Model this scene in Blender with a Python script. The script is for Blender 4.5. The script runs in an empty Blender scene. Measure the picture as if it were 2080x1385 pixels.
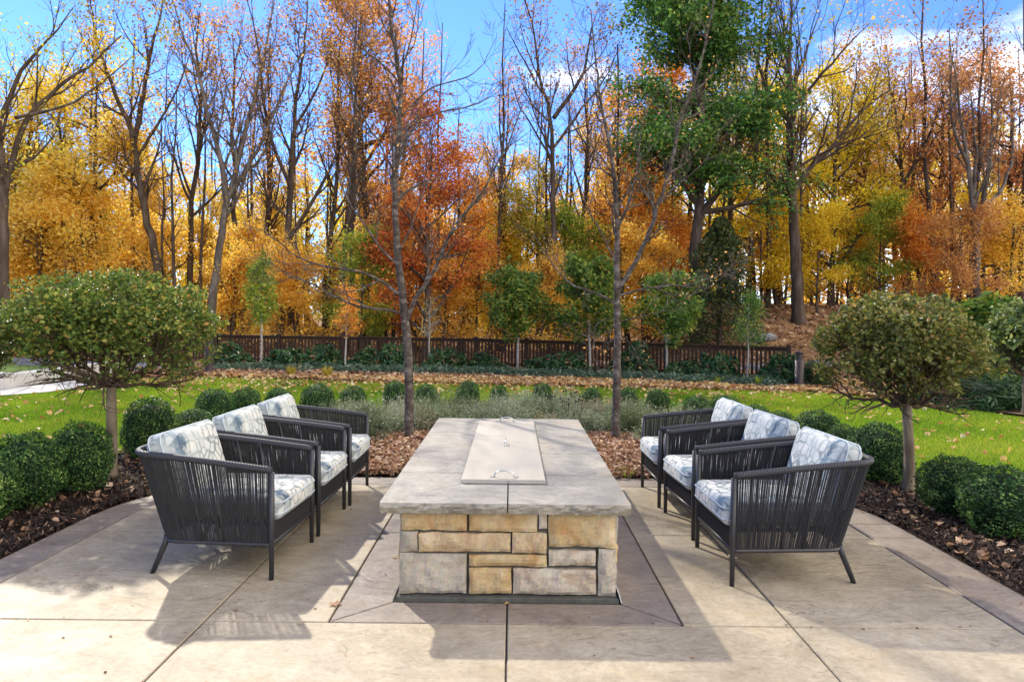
import bpy, math, random
import numpy as np
from mathutils import Vector, Matrix, noise as mnoise
PI = math.pi
R_ = math.radians
C = bpy.context.scene.collection
scene = bpy.context.scene

# ------------------------------------------------------------------ camera, world, sun, exposure
ROLL = R_(0.6)
F = 1450.0                      # focal length in photo pixels (photo 2080 wide)
cd = bpy.data.cameras.new('camera')
cam = bpy.data.objects.new('camera', cd)
C.objects.link(cam)
cam.location = (0, 0, 1.5)
cam.rotation_euler = (PI / 2, -ROLL, 0)
cd.sensor_width = 36
cd.lens = 36 * F / 2080
cd.shift_y = -(692.5 - 638) / 2080
cd.clip_end = 2000
scene.camera = cam

SUN_EL, SUN_AZ = R_(37), R_(-31)      # azimuth measured from +Y, negative = left of the view
world = bpy.data.worlds.new('World')
scene.world = world
world.use_nodes = True
wn, wl = world.node_tree.nodes, world.node_tree.links
wn.clear()
sky = wn.new('ShaderNodeTexSky')
sky.sky_type = 'NISHITA'
sky.sun_disc = False
sky.sun_elevation = SUN_EL
sky.sun_rotation = SUN_AZ
sky.altitude = 300
sky.air_density = 1.0
sky.dust_density = 0.0
sky.ozone_density = 2.0
tint = wn.new('ShaderNodeMix'); tint.data_type = 'RGBA'; tint.blend_type = 'MULTIPLY'
tint.inputs['Factor'].default_value = 1.0
tint.inputs['B'].default_value = (0.36, 0.52, 0.84, 1)
wl.new(sky.outputs['Color'], tint.inputs['A'])
tc = wn.new('ShaderNodeTexCoord')
mp = wn.new('ShaderNodeMapping')
mp.inputs['Scale'].default_value = (1.0, 1.0, 3.2)
mp.inputs['Rotation'].default_value = (0.10, -0.25, 0.2)
mp.inputs['Location'].default_value = (0.0, 0.0, 0.0)
wl.new(tc.outputs['Generated'], mp.inputs['Vector'])
cn = wn.new('ShaderNodeTexNoise')
cn.inputs['Scale'].default_value = 1.7
cn.inputs['Detail'].default_value = 7
cn.inputs['Roughness'].default_value = 0.55
cn.inputs['Distortion'].default_value = 0.6
wl.new(mp.outputs['Vector'], cn.inputs['Vector'])
cr = wn.new('ShaderNodeValToRGB')
cr.color_ramp.elements[0].position = 0.46; cr.color_ramp.elements[0].color = (0, 0, 0, 1)
cr.color_ramp.elements[1].position = 0.72; cr.color_ramp.elements[1].color = (1, 1, 1, 1)
sx_ = wn.new('ShaderNodeSeparateXYZ'); wl.new(tc.outputs['Generated'], sx_.inputs[0])
bx1 = wn.new('ShaderNodeMath'); bx1.operation = 'MULTIPLY_ADD'; bx1.inputs[1].default_value = 0.22; bx1.inputs[2].default_value = -0.005   # broken cloud over the right, clear to the left
wl.new(sx_.outputs['X'], bx1.inputs[0])
bx2 = wn.new('ShaderNodeMath'); bx2.operation = 'MULTIPLY_ADD'; bx2.inputs[1].default_value = -0.13; wl.new(sx_.outputs['Y'], bx2.inputs[0]); wl.new(bx1.outputs[0], bx2.inputs[2])  # adds unseen cloud behind the camera as neutral fill light
bx3 = wn.new('ShaderNodeMath'); bx3.operation = 'ADD'; wl.new(cn.outputs['Fac'], bx3.inputs[0]); wl.new(bx2.outputs[0], bx3.inputs[1])
wl.new(bx3.outputs[0], cr.inputs['Fac'])
cm = wn.new('ShaderNodeMath'); cm.operation = 'MULTIPLY'; cm.inputs[1].default_value = 0.85
wl.new(cr.outputs['Color'], cm.inputs[0])
cmix = wn.new('ShaderNodeMix'); cmix.data_type = 'RGBA'
wl.new(cm.outputs[0], cmix.inputs['Factor'])
wl.new(tint.outputs['Result'], cmix.inputs['A'])
cmix.inputs['B'].default_value = (13.0, 11.9, 10.3, 1)
bg = wn.new('ShaderNodeBackground'); bg.inputs['Strength'].default_value = 0.15
wl.new(cmix.outputs['Result'], bg.inputs['Color'])
wo = wn.new('ShaderNodeOutputWorld')
wl.new(bg.outputs[0], wo.inputs['Surface'])

sd = bpy.data.lights.new('sun', 'SUN')
sd.energy = 2.4; sd.angle = R_(1.2); sd.color = (1.0, 0.93, 0.79)
sun = bpy.data.objects.new('sun', sd); C.objects.link(sun)
sdir = Vector((math.sin(SUN_AZ) * math.cos(SUN_EL), math.cos(SUN_AZ) * math.cos(SUN_EL), math.sin(SUN_EL)))
sun.rotation_euler = (-sdir).to_track_quat('-Z', 'Y').to_euler()
sun.location = (-20, 40, 40)

scene.view_settings.view_transform = 'Standard'
scene.view_settings.look = 'None'
scene.view_settings.gamma = 1
scene.view_settings.use_curve_mapping = False
scene.view_settings.exposure = 1.22
scene.render.engine = 'CYCLES'
scene.cycles.max_bounces = 10
scene.cycles.diffuse_bounces = 7
scene.cycles.transmission_bounces = 7
scene.cycles.use_denoising = True
try:
    scene.cycles.denoiser = 'OPENIMAGEDENOISE'
except Exception:
    pass

# ------------------------------------------------------------------ photo pixel -> place
CR, SR = math.cos(ROLL), math.sin(ROLL)
def at(px, py, Y):
    u, v = (px - 1040) / F, -(py - 638) / F
    return np.array(((u * CR - v * SR) * Y, Y, 1.5 + (u * SR + v * CR) * Y))
def G(px, py, z=0.0):
    u, v = (px - 1040) / F, -(py - 638) / F
    return at(px, py, -(1.5 - z) / (u * SR + v * CR))

# ------------------------------------------------------------------ mesh helpers
def set_props(o, label=None, cat=None, group=None, kind=None):
    if label: o['label'] = label
    if cat: o['category'] = cat
    if group: o['group'] = group
    if kind: o['kind'] = kind
    return o
def empty(name, loc=(0, 0, 0), rz=0.0, **k):
    o = bpy.data.objects.new(name, None); C.objects.link(o)
    o.location = loc; o.rotation_euler = (0, 0, rz); o.empty_display_size = 0.2
    return set_props(o, **k)
def link(name, me, mat=None, parent=None, **k):
    o = bpy.data.objects.new(name, me); C.objects.link(o)
    if mat is not None and not me.materials: me.materials.append(mat)
    if parent is not None: o.parent = parent
    return set_props(o, **k)
def np_mesh(name, V, Q=None, T=None, v=None, smooth=False, mi=None):
    me = bpy.data.meshes.new(name)
    V = np.asarray(V, dtype=np.float32).reshape(-1, 3)
    nq = 0 if Q is None else len(Q); nt = 0 if T is None else len(T)
    me.vertices.add(len(V)); me.vertices.foreach_set('co', V.ravel())
    me.loops.add(nq * 4 + nt * 3); me.polygons.add(nq + nt)
    li = []
    if nq: li.append(np.asarray(Q).ravel())
    if nt: li.append(np.asarray(T).ravel())
    me.loops.foreach_set('vertex_index', np.concatenate(li).astype(np.int32))
    st = np.concatenate([np.arange(nq) * 4, nq * 4 + np.arange(nt) * 3]).astype(np.int32)
    me.polygons.foreach_set('loop_start', st)
    if smooth: me.polygons.foreach_set('use_smooth', np.ones(nq + nt, dtype=bool))
    if mi is not None: me.polygons.foreach_set('material_index', np.asarray(mi, dtype=np.int32))
    me.update(calc_edges=True)
    if v is not None:
        a = me.attributes.new('v', 'FLOAT', 'FACE'); a.data.foreach_set('value', np.asarray(v, dtype=np.float32))
    return me
class MB:
    def __init__(s): s.V = []; s.Fc = []; s.sm = []
    def add(s, V, Fc, smooth=False):
        o = len(s.V); s.V += [tuple(p) for p in V]; s.Fc += [tuple(i + o for i in f) for f in Fc]; s.sm += [smooth] * len(Fc)
    def box(s, lo, hi, bev=0.0, M=None):
        x0, y0, z0 = lo; x1, y1, z1 = hi
        if bev <= 0:
            P = [(x, y, z) for z in (z0, z1) for y in (y0, y1) for x in (x0, x1)]
            Fc = [(0, 2, 3, 1), (4, 5, 7, 6), (0, 1, 5, 4), (1, 3, 7, 5), (3, 2, 6, 7), (2, 0, 4, 6)]
        else:
            b = bev; P = []
            rings = [(z0, b), (z0 + b, 0), (z1 - b, 0), (z1, b)]
            for z, i in rings:
                j = b if i == 0 else 2 * b
                j = b
                P += [(x0 + i, y0 + i + j, z), (x0 + i + j, y0 + i, z), (x1 - i - j, y0 + i, z), (x1 - i, y0 + i + j, z),
                      (x1 - i, y1 - i - j, z), (x1 - i - j, y1 - i, z), (x0 + i + j, y1 - i, z), (x0 + i, y1 - i - j, z)]
            Fc = [tuple(range(7, -1, -1)), tuple(range(24, 32))]
            for r in range(3):
                for k in range(8):
                    a, c = r * 8 + k, r * 8 + (k + 1) % 8
                    Fc.append((a, c, c + 8, a + 8))
        if M is not None: P = [tuple(M @ Vector(p)) for p in P]
        s.add(P, Fc)
    def tube(s, pts, r, sides=8, cap=True, closed=False):
        pts = [Vector(p) for p in pts]; n = len(pts)
        rr = r if isinstance(r, (list, tuple)) else [r] * n
        V = []; up = None
        for i, p in enumerate(pts):
            if closed: t = (pts[(i + 1) % n] - pts[i - 1]).normalized()
            else: t = (pts[min(i + 1, n - 1)] - pts[max(i - 1, 0)]).normalized()
            if up is None:
                up = Vector((0, 0, 1)) if abs(t.z) < 0.9 else Vector((1, 0, 0))
            a = t.cross(up)
            if a.length < 1e-5: a = t.cross(Vector((0.3, 0.9, 0.1)))
            a.normalize(); b = t.cross(a).normalized(); up = -b if (-b).dot(up) > 0 else b
            for k in range(sides):
                q = 2 * PI * k / sides
                V.append(p + (a * math.cos(q) + b * math.sin(q)) * rr[i])
        Fc = []
        for i in range(n if closed else n - 1):
            j = (i + 1) % n
            for k in range(sides):
                k2 = (k + 1) % sides
                Fc.append((i * sides + k, i * sides + k2, j * sides + k2, j * sides + k))
        s.add(V, Fc, True)
        if cap and not closed:
            o = len(s.V) - len(V)
            s.Fc += [tuple(o + k for k in range(sides - 1, -1, -1)), tuple(o + (n - 1) * sides + k for k in range(sides))]; s.sm += [False, False]
    def lathe(s, prof, seg=16, c=(0, 0, 0)):
        V = []; Fc = []
        for r, z in prof:
            for k in range(seg):
                a = 2 * PI * k / seg; V.append((c[0] + r * math.cos(a), c[1] + r * math.sin(a), c[2] + z))
        for i in range(len(prof) - 1):
            for k in range(seg):
                k2 = (k + 1) % seg; Fc.append((i * seg + k, i * seg + k2, (i + 1) * seg + k2, (i + 1) * seg + k))
        s.add(V, Fc, True); o = len(s.V) - len(V)
        s.Fc += [tuple(o + k for k in range(seg - 1, -1, -1)), tuple(o + (len(prof) - 1) * seg + k for k in range(seg))]; s.sm += [False, False]
    def mesh(s, name):
        me = bpy.data.meshes.new(name); me.from_pydata(s.V, [], s.Fc); me.update()
        me.polygons.foreach_set('use_smooth', s.sm)
        return me
    def build(s, name, mat, parent=None, **k):
        return link(name, s.mesh(name), mat, parent, **k)

# ------------------------------------------------------------------ materials
def new_mat(name):
    m = bpy.data.materials.new(name); m.use_nodes = True; m.node_tree.nodes.clear()
    return m, m.node_tree.nodes, m.node_tree.links
def ramp(n, stops):
    r = n.new('ShaderNodeValToRGB'); e = r.color_ramp.elements
    while len(e) < len(stops): e.new(0.5)
    for i, (p, c) in enumerate(stops):
        e[i].position = p; e[i].color = (c[0], c[1], c[2], 1)
    return r
def noise(n, l, scale, detail=4, rough=0.55, vec=None, dist=0.0):
    t = n.new('ShaderNodeTexNoise'); t.inputs['Scale'].default_value = scale; t.inputs['Detail'].default_value = detail
    t.inputs['Roughness'].default_value = rough; t.inputs['Distortion'].default_value = dist
    if vec is not None: l.new(vec, t.inputs['Vector'])
    return t
def coords(n, l, kind='Object', scale=(1, 1, 1), rot=(0, 0, 0)):
    t = n.new('ShaderNodeTexCoord'); m = n.new('ShaderNodeMapping')
    m.inputs['Scale'].default_value = scale; m.inputs['Rotation'].default_value = rot
    l.new(t.outputs[kind], m.inputs['Vector']); return m.outputs[0]
def mixc(n, l, fac, a, b, mode='MIX'):
    m = n.new('ShaderNodeMix'); m.data_type = 'RGBA'; m.blend_type = mode
    for sock, val in (('Factor', fac), ('A', a), ('B', b)):
        if isinstance(val, (int, float)): m.inputs[sock].default_value = val
        elif isinstance(val, tuple): m.inputs[sock].default_value = (*val[:3], 1)
        else: l.new(val, m.inputs[sock])
    return m.outputs['Result']
def finish(m, n, l, col, rough=0.8, bump=None, bstr=0.3, bdist=0.01, metal=0.0, spec=0.4):
    b = n.new('ShaderNodeBsdfPrincipled')
    if isinstance(col, tuple): b.inputs['Base Color'].default_value = (*col[:3], 1)
    else: l.new(col, b.inputs['Base Color'])
    if isinstance(rough, float): b.inputs['Roughness'].default_value = rough
    else: l.new(rough, b.inputs['Roughness'])
    b.inputs['Metallic'].default_value = metal
    b.inputs['Specular IOR Level'].default_value = spec
    if bump is not None:
        bp = n.new('ShaderNodeBump'); bp.inputs['Strength'].default_value = bstr; bp.inputs['Distance'].default_value = bdist
        l.new(bump, bp.inputs['Height']); l.new(bp.outputs[0], b.inputs['Normal'])
    o = n.new('ShaderNodeOutputMaterial'); l.new(b.outputs[0], o.inputs['Surface'])
    return m
def mat_noise(name, stops, scale=3.0, rough=0.85, kind='Object', bstr=0.3, bscale=40, bdist=0.006, stretch=(1, 1, 1), spec=0.3, metal=0.0, detail=6):
    m, n, l = new_mat(name); vec = coords(n, l, kind, stretch)
    t = noise(n, l, scale, detail, 0.6, vec); r = ramp(n, stops); l.new(t.outputs['Fac'], r.inputs['Fac'])
    t2 = noise(n, l, bscale, 4, 0.6, vec)
    return finish(m, n, l, r.outputs[0], rough, t2.outputs['Fac'], bstr, bdist, metal, spec)
def mat_leaf(name, stops, trans=0.5, rough=0.5, spec=0.3, hue=0.0, patch=0.0):
    m, n, l = new_mat(name)
    a = n.new('ShaderNodeAttribute'); a.attribute_name = 'v'
    fac = a.outputs['Fac']
    if patch > 0:
        vec = coords(n, l, 'Object'); t = noise(n, l, 0.55, 3, 0.5, vec)
        mr = n.new('ShaderNodeMapRange'); mr.inputs[1].default_value = 0.3; mr.inputs[2].default_value = 0.7
        mr.inputs[3].default_value = -patch; mr.inputs[4].default_value = patch; l.new(t.outputs['Fac'], mr.inputs[0])
        ad = n.new('ShaderNodeMath'); ad.operation = 'ADD'; ad.use_clamp = True
        l.new(fac, ad.inputs[0]); l.new(mr.outputs[0], ad.inputs[1]); fac = ad.outputs[0]
    r = ramp(n, stops); l.new(fac, r.inputs['Fac']); col = r.outputs[0]
    if hue > 0:
        oi = n.new('ShaderNodeObjectInfo'); hs = n.new('ShaderNodeHueSaturation')
        mr = n.new('ShaderNodeMapRange'); mr.inputs[3].default_value = 0.5 - hue; mr.inputs[4].default_value = 0.5 + hue
        l.new(oi.outputs['Random'], mr.inputs[0]); l.new(mr.outputs[0], hs.inputs['Hue']); l.new(col, hs.inputs['Color']); col = hs.outputs[0]
    b = n.new('ShaderNodeBsdfPrincipled'); l.new(col, b.inputs['Base Color']); b.inputs['Roughness'].default_value = rough
    b.inputs['Specular IOR Level'].default_value = spec
    tr = n.new('ShaderNodeBsdfTranslucent'); l.new(mixc(n, l, 1.0, col, (1.0, 0.95, 0.75), 'MULTIPLY'), tr.inputs['Color'])
    mx = n.new('ShaderNodeMixShader'); mx.inputs[0].default_value = trans
    l.new(b.outputs[0], mx.inputs[1]); l.new(tr.outputs[0], mx.inputs[2])
    o = n.new('ShaderNodeOutputMaterial'); l.new(mx.outputs[0], o.inputs['Surface'])
    return m

def concrete(name, c1, c2, c3, seed=0.0):
    m, n, l = new_mat(name); vec = coords(n, l, 'Object')
    big = noise(n, l, 0.9, 5, 0.6, vec, 0.4); r = ramp(n, [(0.30, c1), (0.5, c2), (0.72, c3)]); l.new(big.outputs['Fac'], r.inputs['Fac'])
    fine = noise(n, l, 34, 5, 0.7, vec); fbw = ramp(n, [(0.3, (0.25,) * 3), (0.7, (0.75,) * 3)]); l.new(fine.outputs['Fac'], fbw.inputs['Fac']); md = noise(n, l, 6.5, 6, 0.7, vec, 0.6); mdr = ramp(n, [(0.32, (0.34,) * 3), (0.68, (0.68,) * 3)]); l.new(md.outputs['Fac'], mdr.inputs['Fac'])
    col = mixc(n, l, 0.8, mixc(n, l, 0.45, r.outputs[0], fbw.outputs[0], 'SOFT_LIGHT'), mdr.outputs[0], 'SOFT_LIGHT')
    # warm mineral stains
    st = noise(n, l, 2.3, 4, 0.65, vec, 1.2); sr = ramp(n, [(0.55, (0, 0, 0)), (0.75, (1, 1, 1))]); l.new(st.outputs['Fac'], sr.inputs['Fac'])
    sm = n.new('ShaderNodeMath'); sm.operation = 'MULTIPLY'; sm.inputs[1].default_value = 0.45; l.new(sr.outputs[0], sm.inputs[0])
    col = mixc(n, l, sm.outputs[0], col, (c3[0] * 1.0, c3[1] * 0.84, c3[2] * 0.58))
    # stamped slate creases
    dv = n.new('ShaderNodeMapping'); dv.inputs['Scale'].default_value = (1, 2.3, 1); l.new(vec, dv.inputs['Vector'])
    cn_ = noise(n, l, 2.1, 6, 0.62, dv.outputs[0], 1.6)
    ab = n.new('ShaderNodeMath'); ab.operation = 'SUBTRACT'; ab.inputs[1].default_value = 0.5; l.new(cn_.outputs['Fac'], ab.inputs[0])
    a2 = n.new('ShaderNodeMath'); a2.operation = 'ABSOLUTE'; l.new(ab.outputs[0], a2.inputs[0])
    cr_ = ramp(n, [(0.0, (0, 0, 0)), (0.016, (1, 1, 1))]); l.new(a2.outputs[0], cr_.inputs['Fac'])
    mk = noise(n, l, 1.7, 3, 0.5, vec); mkr = ramp(n, [(0.46, (0, 0, 0)), (0.60, (1, 1, 1))]); l.new(mk.outputs['Fac'], mkr.inputs['Fac'])
    inv = n.new('ShaderNodeMath'); inv.operation = 'SUBTRACT'; inv.inputs[0].default_value = 1.0; l.new(cr_.outputs[0], inv.inputs[1])
    cf = n.new('ShaderNodeMath'); cf.operation = 'MULTIPLY'; l.new(inv.outputs[0], cf.inputs[0]); l.new(mkr.outputs[0], cf.inputs[1])
    cf2 = n.new('ShaderNodeMath'); cf2.operation = 'MULTIPLY'; cf2.inputs[1].default_value = 0.62; l.new(cf.outputs[0], cf2.inputs[0])
    col = mixc(n, l, cf2.outputs[0], col, (c1[0] * 0.35, c1[1] * 0.33, c1[2] * 0.3))
    # specks
    vo = n.new('ShaderNodeTexVoronoi'); vo.inputs['Scale'].default_value = 14; l.new(vec, vo.inputs['Vector'])
    vr = ramp(n, [(0.0, (1, 1, 1)), (0.07, (0, 0, 0))]); l.new(vo.outputs['Distance'], vr.inputs['Fac'])
    vm = n.new('ShaderNodeMath'); vm.operation = 'MULTIPLY'; l.new(vr.outputs[0], vm.inputs[0]); l.new(mkr.outputs[0], vm.inputs[1])
    col = mixc(n, l, vm.outputs[0], col, (0.08, 0.06, 0.05))
    h = n.new('ShaderNodeMath'); h.operation = 'ADD'; l.new(cn_.outputs['Fac'], h.inputs[0])
    fm = n.new('ShaderNodeMath'); fm.operation = 'MULTIPLY'; fm.inputs[1].default_value = 0.12; l.new(fine.outputs['Fac'], fm.inputs[0]); l.new(fm.outputs[0], h.inputs[1])
    rr = ramp(n, [(0.35, (0.42,) * 3), (0.65, (0.72,) * 3)]); l.new(big.outputs['Fac'], rr.inputs['Fac'])
    return finish(m, n, l, col, rr.outputs[0], h.outputs[0], 0.8, 0.018, 0, 0.4)

M = {}
M['slab'] = concrete('stamped_concrete', (0.285, 0.232, 0.155), (0.35, 0.29, 0.20), (0.415, 0.352, 0.248))
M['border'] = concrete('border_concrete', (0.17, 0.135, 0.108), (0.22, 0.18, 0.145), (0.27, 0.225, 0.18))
M['joint'] = mat_noise('joint_dirt', [(0.3, (0.02, 0.017, 0.014)), (0.7, (0.06, 0.05, 0.04))], 20)
M['coping'] = concrete('bluestone_coping', (0.18, 0.168, 0.145), (0.28, 0.258, 0.215), (0.38, 0.345, 0.275))
M['mortar'] = mat_noise('dark_mortar', [(0.3, (0.05, 0.05, 0.042)), (0.7, (0.10, 0.10, 0.085))], 14)
def stone_mat(name, a, b, c):
    m, n, l = new_mat(name); vec = coords(n, l, 'Object')
    t = noise(n, l, 5, 5, 0.65, vec, 0.8); r = ramp(n, [(0.32, a), (0.52, b), (0.68, c)]); l.new(t.outputs['Fac'], r.inputs['Fac'])
    f = noise(n, l, 60, 4, 0.7, vec); col = mixc(n, l, 0.4, r.outputs[0], f.outputs['Color'], 'SOFT_LIGHT')
    cr2 = noise(n, l, 9, 6, 0.7, vec, 1.5); rr = ramp(n, [(0.60, (0, 0, 0)), (0.75, (0.5,) * 3)]); l.new(cr2.outputs['Fac'], rr.inputs['Fac'])
    col = mixc(n, l, rr.outputs[0], col, (a[0] * 0.4, a[1] * 0.35, a[2] * 0.3))
    h = n.new('ShaderNodeMath'); h.operation = 'ADD'; l.new(cr2.outputs['Fac'], h.inputs[0]); l.new(f.outputs['Fac'], h.inputs[1])
    return finish(m, n, l, col, 0.85, h.outputs[0], 0.9, 0.009, 0, 0.2)
M['stone_gold'] = stone_mat('gold_limestone', (0.36, 0.215, 0.085), (0.45, 0.335, 0.18), (0.50, 0.415, 0.28))
M['stone_tan'] = stone_mat('tan_limestone', (0.36, 0.24, 0.13), (0.48, 0.37, 0.23), (0.53, 0.44, 0.31))
M['stone_grey'] = stone_mat('grey_limestone', (0.27, 0.235, 0.19), (0.38, 0.335, 0.27), (0.44, 0.395, 0.315))
M['stone_buff'] = stone_mat('buff_limestone', (0.33, 0.24, 0.17), (0.45, 0.385, 0.30), (0.50, 0.45, 0.37))
M['steel'] = None
def steel():
    m, n, l = new_mat('brushed_lid_steel'); vec = coords(n, l, 'Object', (1, 0.15, 1))
    t = noise(n, l, 4, 4, 0.6, vec); r = ramp(n, [(0.3, (0.39, 0.355, 0.285)), (0.7, (0.46, 0.42, 0.34))]); l.new(t.outputs['Fac'], r.inputs['Fac'])
    t2 = noise(n, l, 120, 3, 0.6, vec); rr = ramp(n, [(0.3, (0.42,) * 3), (0.7, (0.58,) * 3)]); l.new(t.outputs['Fac'], rr.inputs['Fac'])
    return finish(m, n, l, r.outputs[0], rr.outputs[0], t2.outputs['Fac'], 0.08, 0.001, 0.15, 0.4)
M['steel'] = steel()
m_, n_, l_ = new_mat('handle_steel'); M['chrome'] = finish(m_, n_, l_, (0.55, 0.55, 0.54), 0.25, metal=1.0)
M['flash'] = mat_noise('white_flashing', [(0.3, (0.6, 0.6, 0.58)), (0.7, (0.75, 0.75, 0.72))], 8, 0.5)
M['rope'] = mat_noise('black_rope', [(0.3, (0.013, 0.013, 0.015)), (0.7, (0.028, 0.028, 0.031))], 90, 0.6, bscale=400, bstr=0.5, bdist=0.001)
M['frame'] = mat_noise('charcoal_frame', [(0.3, (0.018, 0.018, 0.021)), (0.7, (0.028, 0.029, 0.033))], 30, 0.42, bscale=200, bstr=0.08, bdist=0.001, spec=0.5)
def wrap_mat():
    m, n, l = new_mat('wrapped_rail'); vec = coords(n, l, 'Object')
    t = n.new('ShaderNodeTexWave'); t.inputs['Scale'].default_value = 42; t.bands_direction = 'DIAGONAL'; t.inputs['Distortion'].default_value = 0.5; l.new(vec, t.inputs['Vector'])
    r = ramp(n, [(0.1, (0.012, 0.012, 0.016)), (0.8, (0.045, 0.047, 0.056))]); l.new(t.outputs['Fac'], r.inputs['Fac'])
    return finish(m, n, l, r.outputs[0], 0.55, t.outputs['Fac'], 0.5, 0.003, 0, 0.4)
M['wrap'] = wrap_mat()
def fabric(name, sgn):
    m, n, l = new_mat(name); vec = coords(n, l, 'Object')
    dn = noise(n, l, 9, 3, 0.5, vec)
    add = n.new('ShaderNodeVectorMath'); add.operation = 'MULTIPLY_ADD'
    l.new(dn.outputs['Color'], add.inputs[0]); add.inputs[1].default_value = (0.06, 0.06, 0.06); l.new(vec, add.inputs[2])
    vo = n.new('ShaderNodeTexVoronoi'); vo.feature = 'DISTANCE_TO_EDGE'; vo.inputs['Scale'].default_value = 15.0; vo.inputs['Randomness'].default_value = 0.75
    l.new(add.outputs[0], vo.inputs['Vector'])
    ln = ramp(n, [(0.0, (0.95,) * 3), (0.055, (0.85,) * 3), (0.12, (0, 0, 0))]); l.new(vo.outputs['Distance'], ln.inputs['Fac'])
    wsh = noise(n, l, 5.5, 4, 0.6, vec, 0.8)
    br = ramp(n, [(0.30, (0.41, 0.435, 0.43)), (0.45, (0.50, 0.515, 0.49)), (0.6, (0.60, 0.585, 0.53))]); l.new(wsh.outputs['Fac'], br.inputs['Fac'])
    lnm = noise(n, l, 6, 2, 0.5, vec); lr = ramp(n, [(0.36, (0.35,) * 3), (0.55, (1, 1, 1))]); l.new(lnm.outputs['Fac'], lr.inputs['Fac'])
    lf = n.new('ShaderNodeMath'); lf.operation = 'MULTIPLY'; l.new(ln.outputs[0], lf.inputs[0]); l.new(lr.outputs[0], lf.inputs[1])
    col = mixc(n, l, lf.outputs[0], br.outputs[0], (0.20, 0.235, 0.23))
    # slate blue painted band at one end
    sp = n.new('ShaderNodeSeparateXYZ'); l.new(vec, sp.inputs[0])
    ym = n.new('ShaderNodeMath'); ym.operation = 'MULTIPLY_ADD'; ym.inputs[1].default_value = sgn; ym.inputs[2].default_value = 0.0; l.new(sp.outputs['Y'], ym.inputs[0])
    n2 = noise(n, l, 11, 3, 0.6, vec)
    ya = n.new('ShaderNodeMath'); ya.operation = 'MULTIPLY_ADD'; ya.inputs[1].default_value = 0.22; l.new(n2.outputs['Fac'], ya.inputs[0]); l.new(ym.outputs[0], ya.inputs[2])
    yr = ramp(n, [(0.245, (0, 0, 0)), (0.30, (0.95,) * 3), (0.345, (0.75,) * 3), (0.40, (0.25,) * 3)]); l.new(ya.outputs[0], yr.inputs['Fac'])
    vo2 = n.new('ShaderNodeTexVoronoi'); vo2.inputs['Scale'].default_value = 13; l.new(add.outputs[0], vo2.inputs['Vector'])
    b2 = ramp(n, [(0.25, (0.04, 0.075, 0.12)), (0.5, (0.12, 0.18, 0.23)), (0.75, (0.36, 0.40, 0.42))]); l.new(vo2.outputs['Color'], b2.inputs['Fac'])
    col = mixc(n, l, yr.outputs[0], col, b2.outputs[0])
    wv = noise(n, l, 600, 2, 0.5, vec)
    b = finish(m, n, l, col, 0.92, wv.outputs['Fac'], 0.25, 0.001, 0, 0.15)
    return m
M['fabric_l'] = fabric('pebble_fabric_left', -1.0)
M['fabric_r'] = fabric('pebble_fabric_right', 1.0)
M['piping'] = mat_noise('cushion_piping', [(0.3, (0.38, 0.45, 0.50)), (0.7, (0.52, 0.57, 0.59))], 30, 0.9)
M['bark_dark'] = mat_noise('dark_bark', [(0.3, (0.035, 0.024, 0.018)), (0.55, (0.085, 0.062, 0.048)), (0.75, (0.16, 0.125, 0.10))], 6, 0.95, bscale=26, bstr=0.9, bdist=0.03, stretch=(1, 1, 0.22), spec=0.1)
M['bark_grey'] = mat_noise('grey_bark', [(0.3, (0.05, 0.04, 0.034)), (0.5, (0.11, 0.092, 0.08)), (0.72, (0.22, 0.195, 0.17))], 7, 0.95, bscale=30, bstr=0.8, bdist=0.02, stretch=(1, 1, 0.3), spec=0.1)
M['bark_fg'] = mat_noise('locust_bark', [(0.3, (0.035, 0.027, 0.022)), (0.5, (0.085, 0.068, 0.058)), (0.74, (0.24, 0.22, 0.20))], 12, 0.9, bscale=50, bstr=0.8, bdist=0.008, stretch=(1, 1, 1.6), spec=0.15)
M['bark_pale'] = mat_noise('pale_bark', [(0.3, (0.10, 0.075, 0.05)), (0.5, (0.19, 0.15, 0.105)), (0.72, (0.30, 0.25, 0.185))], 9, 0.9, bscale=60, bstr=0.6, bdist=0.006, stretch=(1, 1, 0.4), spec=0.15)
M['bark_twig'] = mat_noise('brown_twig_bark', [(0.3, (0.05, 0.032, 0.022)), (0.7, (0.13, 0.09, 0.065))], 9, 0.9, spec=0.15)
M['bark_young'] = mat_noise('young_bark', [(0.3, (0.22, 0.20, 0.18)), (0.7, (0.42, 0.39, 0.35))], 9, 0.9, spec=0.15)
M['fence'] = mat_noise('brown_stained_wood', [(0.3, (0.028, 0.017, 0.012)), (0.7, (0.062, 0.037, 0.025))], 7, 0.8, bscale=40, stretch=(1, 1, 0.15), spec=0.2)
M['iron'] = mat_noise('black_iron', [(0.3, (0.01, 0.01, 0.011)), (0.7, (0.02, 0.02, 0.022))], 10, 0.45)
M['bollard'] = mat_noise('bronze_bollard', [(0.3, (0.030, 0.018, 0.018)), (0.7, (0.050, 0.032, 0.032))], 6, 0.45, bstr=0.05, spec=0.4)
M['lamp_glass'] = mat_noise('clear_lens', [(0.3, (0.25, 0.25, 0.27)), (0.7, (0.4, 0.4, 0.42))], 6, 0.15, bstr=0.02, spec=0.7)
M['ground'] = mat_noise('forest_floor', [(0.28, (0.10, 0.055, 0.03)), (0.45, (0.22, 0.12, 0.055)), (0.58, (0.34, 0.20, 0.09)), (0.75, (0.30, 0.27, 0.08))], 1.3, 0.95, bscale=14, bstr=0.8, bdist=0.05, detail=10)
M['lawn'] = mat_noise('lawn_soil', [(0.3, (0.07, 0.12, 0.015)), (0.6, (0.12, 0.19, 0.02)), (0.8, (0.20, 0.21, 0.03))], 1.5, 0.95, bscale=60, detail=8)
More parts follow.
